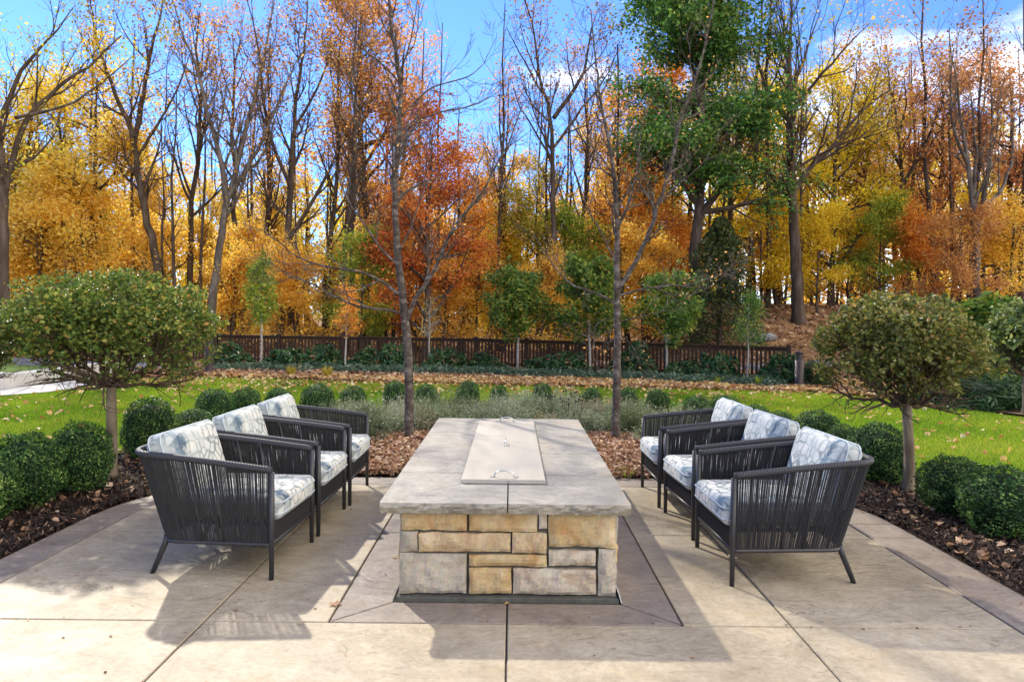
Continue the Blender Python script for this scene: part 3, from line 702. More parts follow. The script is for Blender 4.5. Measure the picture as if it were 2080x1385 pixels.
def wall_stone(o, ux, uz, w0, w1, z0, z1, mat, proud=0.018):
    """rock-faced block: o corner, ux along the wall, uz outward normal"""
    fs_ = 0.018 if abs(uz.y + 1) < 0.01 else 0.05; nu = max(3, int((w1 - w0) / fs_)); nv = max(3, int((z1 - z0) / fs_)); V = []; Fc = []
    sd = rs.random() * 50; slant = rs.uniform(-0.006, 0.006)
    for j in range(nv + 1):
        for i in range(nu + 1):
            u = w0 + (w1 - w0) * i / nu; z = z0 + (z1 - z0) * j / nv
            e = min(i, nu - i, j, nv - j)
            nz = mnoise.noise(Vector((u * 9 + sd, z * 9, sd))) * 0.016 + mnoise.noise(Vector((u * 28 + sd, z * 28, sd))) * 0.010
            d = proud + nz + (0.004 if e > 1 else 0) - (0.011 if e == 0 else 0) + slant * (i / nu - .5)
            if e == 0:
                jx = mnoise.noise(Vector((u * 14, z * 14, sd + 9))) * 0.005
                if i in (0, nu): u += jx
                if j in (0, nv): z += jx
            V.append(o + ux * u + Vector((0, 0, z)) + uz * d)
    for j in range(nv):
        for i in range(nu):
            a = j * (nu + 1) + i; Fc.append((a, a + 1, a + nu + 2, a + nu + 1))
    ring = [i for i in range(nu + 1)] + [j * (nu + 1) + nu for j in range(1, nv + 1)] + [nv * (nu + 1) + i for i in range(nu - 1, -1, -1)] + [j * (nu + 1) for j in range(nv - 1, 0, -1)]
    base = len(V)
    for i in ring: V.append(V[i] - uz * 0.05)
    n = len(ring)
    for k in range(n): Fc.append((ring[k], base + k, base + (k + 1) % n, ring[(k + 1) % n]))
    m = MB(); m.add(V, Fc); me = m.mesh('stone'); ob = link('stone', me, mat, ft); return ob
# front face: layout read from the photograph (in its own metres)
FS = [(175, 640, 565, 762, 'gold'), (582, 640, 992, 765, 'gold'), (1005, 640, 1050, 750, 'buff'), (1068, 640, 1470, 855, 'gold'), (166, 772, 268, 895, 'grey'),
      (280, 780, 832, 890, 'tan'), (846, 775, 1052, 892, 'tan'), (164, 905, 565, 1142, 'grey'), (588, 910, 1052, 975, 'gold'), (1072, 878, 1348, 965, 'buff'),
      (588, 990, 838, 1142, 'gold'), (856, 990, 1355, 1142, 'buff'), (1370, 868, 1474, 1150, 'grey')]
o_ = Vector((BX0, BY0, 0)); kx = (BX1 - BX0) / 1310; kz = (BZ1 - 0.022) / 510
for x0, y0, x1, y1, c in FS:
    wall_stone(o_, Vector((1, 0, 0)), Vector((0, -1, 0)), (x0 - 167) * kx, (x1 - 163) * kx, 0.024 + (1148 - y1) * kz, 0.024 + (1152 - y0) * kz - 0.002, M['stone_' + c])
def random_wall(o, ux, uz, W):
    z = 0.024; cs = ['gold', 'tan', 'grey', 'buff', 'tan', 'gold']
    for h in (0.17, 0.11, 0.166):
        x = 0.0
        while x < W - 0.01:
            w = rs.uniform(0.18, 0.5); x1 = min(W, x + w)
            if W - x1 < 0.14: x1 = W
            wall_stone(o, ux, uz, x, x1 - 0.012, z, z + h - 0.012 + 0.008, M['stone_' + rs.choice(cs)], 0.014); x = x1
        z += h
random_wall(Vector((BX0 + .0, BY1 - 0.0, 0)), Vector((0, -1, 0)), Vector((-1, 0, 0)), BY1 - BY0)
random_wall(Vector((BX1, BY0, 0)), Vector((0, 1, 0)), Vector((1, 0, 0)), BY1 - BY0)
random_wall(Vector((BX1, BY1, 0)), Vector((-1, 0, 0)), Vector((0, 1, 0)), BX1 - BX0)
# coping
CX0, CX1, CY0, CY1, CZ0, CZ1 = -0.682, 0.634, 3.685, 6.70, 0.462, 0.520
LX0, LX1, LY0, LY1 = -0.283, 0.203, 4.12, 6.385
def coping_stone(poly, outer, sunk=0.0):
    """poly ccw list; outer = set of edge indices that are rock-faced"""
    pts = []; flag = []; nrm = []
    poly2 = inset(poly, 0.0036); n = len(poly2)
    for i in range(n):
        a, b = Vector(poly2[i]), Vector(poly2[(i + 1) % n]); ln = (b - a).length; k = max(1, int(ln / 0.022)) if i in outer else 1
        e = (b - a).normalized(); nn = Vector((e.y, -e.x))
        for j in range(k):
            pts.append(a.lerp(b, j / k)); flag.append(i in outer or (j == 0 and (i - 1) % n in outer)); nrm.append(nn if i in outer else (Vector((0, 0)) if not ((i - 1) % n in outer and j == 0) else None))
        if nrm[-k] is None:
            p0 = Vector(poly2[i - 1]); e2 = (a - p0).normalized(); nrm[-k] = Vector((e2.y, -e2.x))
        elif i in outer and (i - 1) % n in outer:
            p0 = Vector(poly2[i - 1]); e2 = (a - p0).normalized(); nrm[-k] = (nn + Vector((e2.y, -e2.x)))
    N = len(pts); V = []; zt = CZ1 - sunk
    lev = [(zt, -0.003), (zt - 0.004, 0.0), (zt - 0.016, 0.002), (zt - 0.028, 0.0), (zt - 0.040, -0.005), (CZ0, -0.016)]
    for li, (z, off) in enumerate(lev):
        for p, f, nn in zip(pts, flag, nrm):
            if f:
                ns = mnoise.noise(Vector((p.x * 22, p.y * 22, z * 60))) + 0.6 * mnoise.noise(Vector((p.x * 60, p.y * 60, z * 90)))
                d = off + (ns * 0.016 if li >= 2 else 0); zz = z + (ns * 0.009 if li >= 3 else 0)
            else: d = 0; zz = z
            V.append((p.x + nn.x * d, p.y + nn.y * d, zz))
    Fc = [tuple(range(N)), tuple(range(5 * N + N - 1, 5 * N - 1, -1))]
    for r in range(5): Fc += [((r + 1) * N + i, (r + 1) * N + (i + 1) % N, r * N + (i + 1) % N, r * N + i) for i in range(N)]
    m = MB(); m.add(V, Fc); return m.build('coping_stone', M['coping'], ft)
mid = -0.012
coping_stone([(CX0, CY0), (mid, CY0), (mid, LY0 + .03), (LX0 + .03, LY0 + .03)], {0})
coping_stone([(mid, CY0), (CX1, CY0), (LX1 - .03, LY0 + .03), (mid, LY0 + .03)], {0})
IX0, IX1, IY0, IY1 = LX0 + .03, LX1 - .03, LY0 + .03, LY1 - .03
yl = [None, 4.40, 5.07, 5.76, 6.30]; yr_ = [None, 4.36, 5.04, 5.46, 6.15]
coping_stone([(CX0, CY0), (IX0, IY0), (IX0, 4.40), (CX0, 4.40)], {3}, 0.0008)
for a, b in ((4.40, 5.07), (5.07, 5.76)): coping_stone([(CX0, a), (IX0, a), (IX0, b), (CX0, b)], {3}, rs.uniform(0, .0015))
coping_stone([(CX0, 5.76), (IX0, 5.76), (IX0, IY1), (CX0, CY1)], {3}, 0.001)
coping_stone([(IX1, IY0), (CX1, CY0), (CX1, 4.36), (IX1, 4.36)], {1}, 0.0012)
for a, b in ((4.36, 5.04), (5.04, 5.46)): coping_stone([(IX1, a), (CX1, a), (CX1, b), (IX1, b)], {1}, rs.uniform(0, .0015))
coping_stone([(IX1, 5.46), (CX1, 5.46), (CX1, CY1), (IX1, IY1)], {1}, 0.0005)
coping_stone([(IX0, IY1), (IX1, IY1), (CX1, CY1), (CX0, CY1)], {2})
# lid
lid = MB(); lid.box((LX0, LY0, CZ1 + 0.002), (LX1, LY1, CZ1 + 0.026), 0.003)
lid = lid.build('burner_cover', M['steel'], ft)
mb = MB(); mb.box((LX0 + .004, LY0 - .003, CZ1 + 0.003), (LX1 - .004, LY0 - .0005, CZ1 + 0.0215)); mb.build('front_lip', M['chrome'], lid)
def handle(cx, cy, rot):
    m = MB(); z0 = CZ1 + 0.026; pts = []
    for k in range(15):
        a = PI * k / 14; s = -math.cos(a) * 0.058; h = math.sin(a) ** 0.75 * 0.036
        pts.append((cx + s * math.cos(rot), cy + s * math.sin(rot), z0 + 0.004 + h))
    m.tube(pts, 0.0048, 8); h = m.build('handle', M['chrome'], lid)
    m = MB()
    for s in (-0.068, 0.068):
        c = Vector((cx + s * math.cos(rot), cy + s * math.sin(rot), z0 + 0.002)); Mx = Matrix.Translation(c) @ Matrix.Rotation(rot, 4, 'Z')
        m.box((-0.015, -0.009, -0.002), (0.015, 0.009, 0.002), 0.0006, Mx)
        m.box((-0.003, -0.003, 0.002), (0.003, 0.003, 0.0045), 0, Mx)
    m.build('handle_plate', M['chrome'], lid)
handle(-0.035, LY0 + 0.05, 0); handle(-0.04, LY1 - 0.05, 0); handle(-0.04, 5.22, PI / 2)

# ------------------------------------------------------------------ lounge chairs
def rbox(sx, sy, sz, r, bulge=0.0, seed=0.0, wr=0.003):
    """soft rounded box centred at the origin -> MB"""
    def axis(h, n):
        a = [-h, -h + r * 0.3, -h + r * 0.65, -h + r]; inner = list(np.linspace(-h + r, h - r, n)[1:-1]); b = [h - r, h - r * 0.65, h - r * 0.3, h]
        return a + inner + b
    ax = [axis(sx / 2, 9), axis(sy / 2, 9), axis(sz / 2, 3)]; hs = (sx / 2, sy / 2, sz / 2)
    V = {}; Vl = []; Fc = []
    def vid(p):
        key = tuple(round(c, 5) for c in p)
        if key not in V:
            q = [max(-h + r, min(h - r, c)) for c, h in zip(p, hs)]; d = Vector(p) - Vector(q)
            o = Vector(q) + (d.normalized() * r if d.length > 1e-6 else Vector())
            fx = 1 - (p[0] / hs[0]) ** 2; fy = 1 - (p[1] / hs[1]) ** 2; fz = 1 - (p[2] / hs[2]) ** 2
            o.z += math.copysign(bulge * fx * fy, p[2]) if abs(p[2]) > hs[2] * 0.5 else 0
            o.x += math.copysign(bulge * 0.4 * fy * fz, p[0]) if abs(p[0]) > hs[0] * 0.8 else 0
            o.y += math.copysign(bulge * 0.4 * fx * fz, p[1]) if abs(p[1]) > hs[1] * 0.8 else 0
            nn = mnoise.noise(o * 9 + Vector((seed, 0, 0))); o += Vector((nn, nn * .5, nn)) * wr
            V[key] = len(Vl); Vl.append(tuple(o))
        return V[key]
    for a in range(3):
        b, c = (a + 1) % 3, (a + 2) % 3
        for s in (-1, 1):
            for i in range(len(ax[b]) - 1):
                for j in range(len(ax[c]) - 1):
                    q = []
                    for (u, w_) in ((i, j), (i + 1, j), (i + 1, j + 1), (i, j + 1)):
                        p = [0, 0, 0]; p[a] = s * hs[a]; p[b] = ax[b][u]; p[c] = ax[c][w_]; q.append(vid(tuple(p)))
                    if s < 0: q.reverse()
                    Fc.append(tuple(q))
    m = MB(); m.add(Vl, Fc, True); return m
def piping_loop(sx, sy, r, z, rad=0.0042):
    pts = []
    for cx, cy, a0 in ((sx / 2 - r, sy / 2 - r, 0), (-sx / 2 + r, sy / 2 - r, PI / 2), (-sx / 2 + r, -sy / 2 + r, PI), (sx / 2 - r, -sy / 2 + r, 1.5 * PI)):
        for k in range(5):
            a = a0 + PI / 2 * k / 4; pts.append((cx + r * math.cos(a), cy + r * math.sin(a), z))
    m = MB(); m.tube(pts, rad, 6, closed=True); return m
HW = 0.330           # half width of the frame (post centres)
def top_path(t):
    """top rail: t 0..1 from the front of one arm round the back to the other front"""
    n = 60; pts = []
    xb, rc = -0.825, 0.12
    seg1 = abs(xb) - rc; arc = PI / 2 * rc; seg2 = 2 * (HW - rc); tot = 2 * seg1 + 2 * arc + seg2
    s = t * tot
    def z(x): f = min(1, max(0, -x / 0.825)); return 0.612 + 0.078 * (1 - (1 - f) ** 1.25)
    if s < seg1: x, y = -s, -HW
    elif s < seg1 + arc:
        a = (s - seg1) / rc; x, y = xb + rc - rc * math.sin(a), -HW + rc - rc * math.cos(a)
    elif s < seg1 + arc + seg2: x, y = xb, -HW + rc + (s - seg1 - arc)
    elif s < seg1 + 2 * arc + seg2:
        a = (s - seg1 - arc - seg2) / rc; x, y = xb + rc - rc * math.cos(a), HW - rc + rc * math.sin(a)
    else: x, y = xb + rc + (s - seg1 - 2 * arc - seg2), HW
    return Vector((x, y, z(x)))
def bot_path(t):
    p = top_path(t); f = min(1, -p.x / 0.825)
    x = p.x * 0.655 / 0.825; y = p.y * (1 - 0.05 * f)
    return Vector((x, y, 0.195))
def make_chair(name, fab, side):
    root = empty(name)
    fr = M['frame']; n = 72
    m = MB(); m.tube([top_path(i / n) for i in range(n + 1)], 0.0185, 10); m.build('arm_rail', M['wrap'], root)
    m = MB(); m.tube([bot_path(i / n) for i in range(n + 1)], 0.012, 6)
    m.tube([(0, -HW, 0.195), (0, HW, 0.195)], 0.012, 6); m.build('bottom_rail', fr, root)
    for s in (-1, 1):
        m = MB(); m.tube([(0.006, s * HW, 0), (0.004, s * HW, 0.3), (0.0, s * HW, 0.60)], [0.0135, 0.016, 0.016], 10)
        lg = m.build('leg', fr, root)
        tm_ = (0.705 + PI / 4 * 0.12) / (2 * 0.705 + PI * 0.12 + 2 * (HW - 0.12)); bq = bot_path(tm_); bx = bq.x; by = s * abs(bq.y)
        m = MB(); m.tube([(bx, by, 0.215), (bx - 0.010, by, 0.17), (bx - 0.080, by + s * 0.008, 0.0)], [0.017, 0.0165, 0.0135], 10); m.build('leg', fr, root)
    # upright struts inside the rope panels
    for t in (0.155, 0.225, 0.775, 0.845, 0.43, 0.57):
        m = MB(); m.tube([top_path(t) + Vector((0.012 if 0.3 < t < 0.7 else 0, 0.01 if t < 0.3 else (-0.01 if t > 0.7 else 0), 0)), bot_path(t)], 0.009, 6)
        m.build('frame_strut', fr, root)
    # seat frame with slats
    m = MB(); z = 0.305
    m.tube([(-0.015, -HW + .01, z), (-0.015, HW - .01, z)], 0.012, 6); m.tube([(-0.62, -HW + .03, z), (-0.62, HW - .03, z)], 0.012, 6)
    for s in (-1, 1): m.tube([(-0.01, s * (HW - .018), z), (-0.62, s * (HW - .03), z)], 0.011, 6)
    for k in range(7): m.box((-0.60 + k * 0.085, -HW + .03, z - .004), (-0.555 + k * 0.085, HW - .03, z + .006))
    m.build('seat_frame', fr, root)
    # rope panels (too many and too thin to pick apart)
    rg_ = random.Random(7)
    def ropes(t0, t1, cnt):
        m = MB()
        for i in range(cnt):
            t = t0 + (t1 - t0) * (i + 0.5 + rg_.uniform(-.30, .30)) / cnt; tb = t + rg_.uniform(-.0006, .0006)
            a, b = top_path(t), bot_path(min(1, max(0, tb)))
            m.tube([a, b], 0.0031 + rg_.uniform(-.0004, .0005), 4, cap=False)
        return m.build('rope_weave', M['rope'], root, kind='stuff')
    ropes(0.006, 0.33, 94); ropes(0.33, 0.67, 92); ropes(0.67, 0.994, 94)
    m = MB()
    for i in range(84):
        y = -HW + 0.02 + (2 * HW - 0.04) * (i + .5) / 84 + rg_.uniform(-.0015, .0015); m.tube([(-0.004, y, 0.305), (0.0, y, 0.195)], 0.0031, 4, cap=False)
    m.build('rope_apron', M['rope'], root, kind='stuff')
    # cushions
    sx, sy, sz = 0.640, 0.590, 0.140
    m = rbox(sx, sy, sz, 0.042, 0.010, side); c = m.build('seat_cushion', fab, root); c.location = (-0.278, 0, 0.386)
    p = piping_loop(sx + .004, sy + .004, 0.045, 0.034).build('piping', M['piping'], c)
    p = piping_loop(sx + .004, sy + .004, 0.045, -0.030).build('piping', M['piping'], c)
    bx_, by_, bz_ = 0.400, 0.616, 0.150
    m = rbox(bx_, by_, bz_, 0.058, 0.014, side + 3); c = m.build('back_cushion', fab, root)
    c.location = (-0.645, 0, 0.592); c.rotation_euler = (0, R_(-107 + 180), 0)
    p = piping_loop(bx_ + .003, by_ + .003, 0.05, 0.036).build('piping', M['piping'], c)
    p = piping_loop(bx_ + .003, by_ + .003, 0.05, -0.036).build('piping', M['piping'], c)
    return root
def copy_tree(o, parent=None):
    c = o.copy(); C.objects.link(c); c.parent = parent
    for ch in [x for x in o.children]: copy_tree(ch, c)
    return c
def place_chair(o, near, far, flip, label):
    a, b = G(*near), G(*far); mid_ = (a + b) / 2
    yaw = math.atan2(b[1] - a[1], b[0] - a[0]) - PI / 2          # near post to far post
    o.location = (mid_[0], mid_[1], 0); o.rotation_euler = (0, 0, yaw + (PI if flip else 0)); o['label'] = label
cl = make_chair('lounge_chair', M['fabric_l'], 1); cr_chair = make_chair('lounge_chair', M['fabric_r'], 2)
for c in (cl, cr_chair): set_props(c, cat='armchair', group='black rope lounge chairs facing the fire table')
cl2 = copy_tree(cl); cl3 = copy_tree(cl); cr2 = copy_tree(cr_chair); cr3 = copy_tree(cr_chair)
place_chair(cl, (548, 1178), (632, 1100), False, 'black rope armchair nearest the camera in the row left of the fire table')
place_chair(cl2, (645, 1088), (697, 1034), False, 'black rope armchair in the middle of the row left of the fire table')
place_chair(cl3, (709, 1026), (744, 985), False, 'black rope armchair farthest away in the row left of the fire table')
place_chair(cr_chair, (1490, 1191), (1417, 1110), True, 'black rope armchair nearest the camera in the row right of the fire table')
place_chair(cr2, (1408, 1095), (1354, 1042), True, 'black rope armchair in the middle of the row right of the fire table')
place_chair(cr3, (1339, 1029), (1307, 990), True, 'black rope armchair farthest away in the row right of the fire table')

# ------------------------------------------------------------------ boxwood balls
def boxwood_mesh(seed, n=6500, sz=0.021):
    r = np.random.default_rng(seed)
    d = norm(r.normal(size=(n, 3))); off = r.random(3) * 20
    # squarish, lumpy ball of radius 1 (half width)
    q = np.abs(d); k = 1 / (q[:, 0] ** 2.25 + q[:, 1] ** 2.25 + q[:, 2] ** 2.25) ** (1 / 2.25)
    lump = np.array([mnoise.noise(Vector(p * 2.2 + off)) * 0.15 + mnoise.noise(Vector(p * 5 + off)) * 0.10 for p in d])
    rad = k * (1 + lump) * (1 - np.abs(r.normal(size=n)) * 0.045 - (r.random(n) ** 4) * 0.1 + 0.04 + (r.random(n) > 0.985) * 0.10)
    P = d * rad[:, None] * 0.25
    V, Q, v = leaf_quads(r, P, sz, 'quad', 0.2, 0.62, v=np.clip(r.random(n) ** 1.2 * 0.8 + np.array([mnoise.noise(Vector(p * 3 + off)) for p in d]) * 0.45 + 0.06, 0, 1), N=d)
    me = np_mesh('foliage', V, Q, v=v); me.materials.append(L['box'])
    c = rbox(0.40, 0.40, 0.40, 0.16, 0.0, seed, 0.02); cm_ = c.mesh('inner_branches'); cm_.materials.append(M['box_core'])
    return me, cm_
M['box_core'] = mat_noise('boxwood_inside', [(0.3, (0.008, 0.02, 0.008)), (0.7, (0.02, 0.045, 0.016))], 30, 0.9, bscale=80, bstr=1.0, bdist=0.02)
bmesh_v = [boxwood_mesh(s) for s in (1, 2, 3, 4)]
rb = random.Random(12)
# (px of centre, Y, half width, height, label)
BOX = [
 (-52, 4.95, 0.25, 0.50, 'clipped boxwood cut by the left edge of the photo, nearest the camera on that side'),
 (55, 5.40, 0.235, 0.56, 'large round boxwood, first whole one from the left edge, left of the globe tree trunk'),
 (163, 5.90, 0.225, 0.56, 'round boxwood standing just left of the left globe tree trunk'),
 (305, 7.25, 0.255, 0.60, 'tall egg shaped boxwood between the left globe tree trunk and the nearest left chair'),
 (392, 7.95, 0.22, 0.40, 'low wide boxwood showing only its top above the nearest left chair cushion'),
 (437, 9.20, 0.215, 0.50, 'upright boxwood above the middle of the nearest left chair, in front of the lawn'),
 (500, 9.70, 0.195, 0.46, 'boxwood rising behind the gap between the nearest and middle left chairs'),
 (566, 10.1, 0.18, 0.42, 'small boxwood just left of the farthest left chair cushion top'),
 (645, 10.2, 0.232, 0.47, 'wide boxwood to the right of the farthest left chair cushion top'),
 (718, 10.6, 0.194, 0.41, 'small boxwood half sunk in grey green sage, left of the left bare tree'),
 (803, 10.8, 0.178, 0.47, 'boxwood touching the left side of the left bare tree trunk'),
 (866, 10.6, 0.178, 0.45, 'boxwood just right of the left bare tree trunk'),
 (950, 10.9, 0.178, 0.47, 'boxwood behind the left half of the fire table top'),
 (1014, 10.9, 0.140, 0.41, 'small boxwood behind the far handle of the fire table cover'),
 (1102, 10.9, 0.151, 0.45, 'boxwood beside the dark seed heads behind the fire table'),
 (1203, 10.9, 0.140, 0.39, 'small boxwood just left of the right bare tree trunk'),
 (1275, 10.7, 0.167, 0.41, 'boxwood just right of the right bare tree trunk'),
 (1336, 10.6, 0.173, 0.41, 'boxwood above the far arm of the farthest right chair'),
 (1417, 9.6, 0.200, 0.43, 'boxwood just left of the farthest right chair cushion'),
 (1474, 9.6, 0.215, 0.44, 'boxwood above the farthest right chair cushion'),
 (1536, 9.0, 0.19, 0.39, 'boxwood between the farthest and middle right chair cushions'),
 (1587, 8.5, 0.17, 0.38, 'small boxwood right above the middle right chair cushion'),
 (1660, 7.9, 0.25, 0.47, 'broad boxwood above the nearest right chair cushion, left of a sparse one'),
 (1712, 7.4, 0.17, 0.40, 'small sparse boxwood between two broad ones behind the nearest right chair'),
 (1785, 6.6, 0.26, 0.52, 'big boxwood just left of the right globe tree trunk'),
 (1937, 5.50, 0.245, 0.44, 'boxwood just right of the right globe tree trunk'),
 (2040, 4.98, 0.27, 0.47, 'large boxwood at the right edge of the photo, nearest the camera on that side'),
]
for i, (px, Y, hw, h, lab) in enumerate(BOX):
    p = at(px, 800, Y); a, b = bmesh_v[i % 4]
    root = empty('boxwood_shrub', (p[0], Y, h / 2 - 0.01), rb.uniform(0, 6.28), label=lab, cat='boxwood', group='clipped boxwoods ringing the planting bed')
    s = hw / 0.25; root.scale = (s * rb.uniform(0.95, 1.06), s * rb.uniform(0.95, 1.06), h / 0.5); root.rotation_euler.x = rb.uniform(-.06, .06)
    f = link('foliage', a, None, root); g = link('inner_branches', b, None, root)

# ------------------------------------------------------------------ globe trees
def globe_tree(name, base, cz, hw, hh, leafm, n, seed, label, ls=0.038, trunk_r=0.05, bark=None, lean=0.0, dome=1.0, shift=0.0):
    r = np.random.default_rng(seed); root = empty(name, tuple(base), label=label, cat='globe tree')
    fork = cz - base[2] - hh * 0.98; w = Wood()
    tp = resample([(0, 0, 0), (0.012, 0, fork * 0.4), (-0.012, 0.01, fork * 0.75), (shift * 0.2, 0, fork + 0.08)], 9); rr = np.linspace(trunk_r, trunk_r * 0.75, 9); rr[0] *= 1.2; rr[-1] *= 1.25
    w.add(tp[None], rr[None], 10); w0 = w; w = Wood()
    nb = 20; k = 8; a = np.arange(nb) * 2.399 + r.random(nb) * .5; el = np.linspace(0.05, 1.3, nb)
    P = np.empty((nb, k, 3)); S = tp[-2]
    for j in range(k):
        t = j / (k - 1); ee = el * (0.35 + 0.65 * t) ** 0.4
        tx = hw * 0.82 * np.cos(el) * t ** 0.9; zz = (hh * 0.10 + hh * 1.75 * np.sin(el)) * t ** 1.15
        P[:, j, 0] = S[0] + np.cos(a) * tx + shift * t; P[:, j, 1] = S[1] + np.sin(a) * tx; P[:, j, 2] = S[2] + zz - hh * 0.04 * math.sin(PI * t) * np.cos(el)
    P[:, 1:] += r.normal(size=(nb, k - 1, 3)) * 0.018
    R1 = np.linspace(0.020, 0.006, k)[None].repeat(nb, 0); w.add(P, R1, 5)
    P2, R2 = sprout(r, P, R1, 9, 0.2, 1, (hw * 0.35, hw * 0.6), (0.4, 1.0), 0.10, 0.2, 5, 0.6, 0.35, 0.3); w.add(P2, R2, 4)
    P3, R3 = sprout(r, P2, R2, 5, 0.15, 1, (hw * 0.14, hw * 0.3), (0.4, 1.1), 0.12, 0.25, 4, 0.7, 0.4, 0.2); R3 = np.maximum(R3, 0.0016); w.add(P3, R3, 3)
    link('trunk', w0.mesh('trunk'), bark or M['bark_pale'], root); link('branches', w.mesh('branches'), M['bark_twig'], root)
    Pl = np.concatenate([sample_on(r, P3, int(n * 0.85), 0.035, 0.2), sample_on(r, P2, int(n * 0.25), 0.03, 0.4)])
    c = np.array([shift, 0, cz - base[2]]); q = (Pl - c) / np.array([hw, hw, hh])
    rad = np.linalg.norm(np.abs(q) ** 1.15, axis=1)
    # fill the shell
    m_ = int(n * 0.9); d = norm(r.normal(size=(m_, 3))); d[:, 2] = np.where(d[:, 2] < -0.55, -d[:, 2] * .5, d[:, 2])
    lum = np.array([mnoise.noise(Vector(x * 2.6 + seed)) for x in d]); d2 = d * ((0.90 + lum * 0.24) * (1 - r.random(m_) ** 2 * 0.28 + (r.random(m_) > 0.97) * 0.08))[:, None] * np.array([hw, hw, hh]) + c
    Pl = np.concatenate([Pl[rad < 1.06], d2]); hz_ = (Pl[:, 2] - c[2]) / hh; gapn = np.array([mnoise.noise(Vector(x * 4.5 + seed)) for x in Pl]); Pl = Pl[(gapn > -0.16 - 0.25 * np.clip(hz_, -1, 1)) & (r.random(len(Pl)) < np.clip(1.1 + 0.75 * hz_, 0.25, 1))]
    out = norm(Pl - c)
    V, Q, v = leaf_quads(r, Pl, ls, 'leaf', 0.35, 0.62, v=np.clip(r.random(len(Pl)), 0, 1))
    me = np_mesh('crown', V, Q, v=v); link('crown', me, leafm, root)
    return root
gl = G(225, 972); gr = G(1845, 1000)
globe_tree('globe_tree', gl, at(225, 665, gl[1])[2], 0.93, 0.50, L['globe'], 13500, 5, 'lollipop trained tree with wide dark green crown and pale slim trunk at left', shift=0.0)
globe_tree('globe_tree', gr, at(1830, 706, gr[1])[2], 0.73, 0.47, L['globe_b'], 11500, 8, 'lollipop trained tree with bronzed olive crown and pale slim trunk at right', shift=-0.09)
globe_tree('globe_tree', (-4.75, 5.9, 0), 1.18, 0.55, 0.26, L['pale'], 2600, 15, 'lollipop trained tree of which only pale green leaves show at the left edge', ls=0.052)
globe_tree('globe_tree', G(2083, 838), at(2110, 700, 11)[2] + .1, 0.62, 0.62, L['pale'], 2600, 25, 'loose pale green small tree with slanting trunk at the right edge', ls=0.085, trunk_r=0.055)

# ------------------------------------------------------------------ the two bare trees behind the table
def pl(pts, Y): return [at(x, y, Y) for x, y in pts]
FG_LV = [(4.2, 0.35, 0.95, 0.10, 0.45), (5, 0.16, 0.42, 3), (3, 0.07, 0.2, 3)]
Ya = 8.457
limb_tree('bare_tree', G(830, 893), [
 (pl([(830, 896), (832, 800), (828, 700), (822, 640), (815, 580), (808, 520), (803, 440), (802, 370), (805, 330), (812, 260), (814, 200), (812, 150), (795, 60), (786, -40), (780, -140)], Ya), 0.058, 0.010),
 (pl([(824, 655), (845, 605), (880, 560), (905, 510), (918, 475), (950, 440), (985, 400), (1010, 350), (1040, 300), (1060, 240)], Ya), 0.030, 0.005),
 (pl([(810, 599), (792, 581), (772, 566), (736, 553), (716, 548), (676, 548), (650, 538), (620, 530), (580, 490), (540, 470)], Ya), 0.021, 0.004),
 (pl([(820, 636), (777, 627), (746, 627), (711, 616), (676, 596), (630, 571), (600, 561), (560, 530), (520, 525)], Ya), 0.018, 0.004),
 (pl([(805, 536), (772, 505), (757, 475), (731, 440), (706, 394), (690, 330), (670, 280)], Ya), 0.016, 0.004),
 (pl([(816, 237), (853, 192), (883, 167), (954, 147), (980, 120), (1005, 60)], Ya), 0.014, 0.003),
 (pl([(811, 283), (842, 243), (883, 222), (954, 207), (1000, 180), (1030, 150)], Ya), 0.015, 0.003),
 (pl([(811, 167), (787, 141), (752, 116), (700, 80), (660, 20)], Ya), 0.013, 0.003),
 (pl([(802, 354), (767, 283), (736, 237), (700, 177), (680, 110)], Ya), 0.015, 0.003),
 (pl([(813, 150), (830, 90), (840, 20), (850, -60)], Ya), 0.013, 0.003),
 (pl([(806, 520), (835, 470), (860, 400), (880, 320), (905, 250)], Ya), 0.013, 0.003),
 (pl([(918, 475), (925, 420), (960, 360), (985, 290)], Ya), 0.013, 0.003),
], FG_LV, M['bark_fg'], L['rust'], 500, 0.035, 'leafless young tree with forked grey trunk standing behind the left of the fire table', 21)
Yb = 8.537
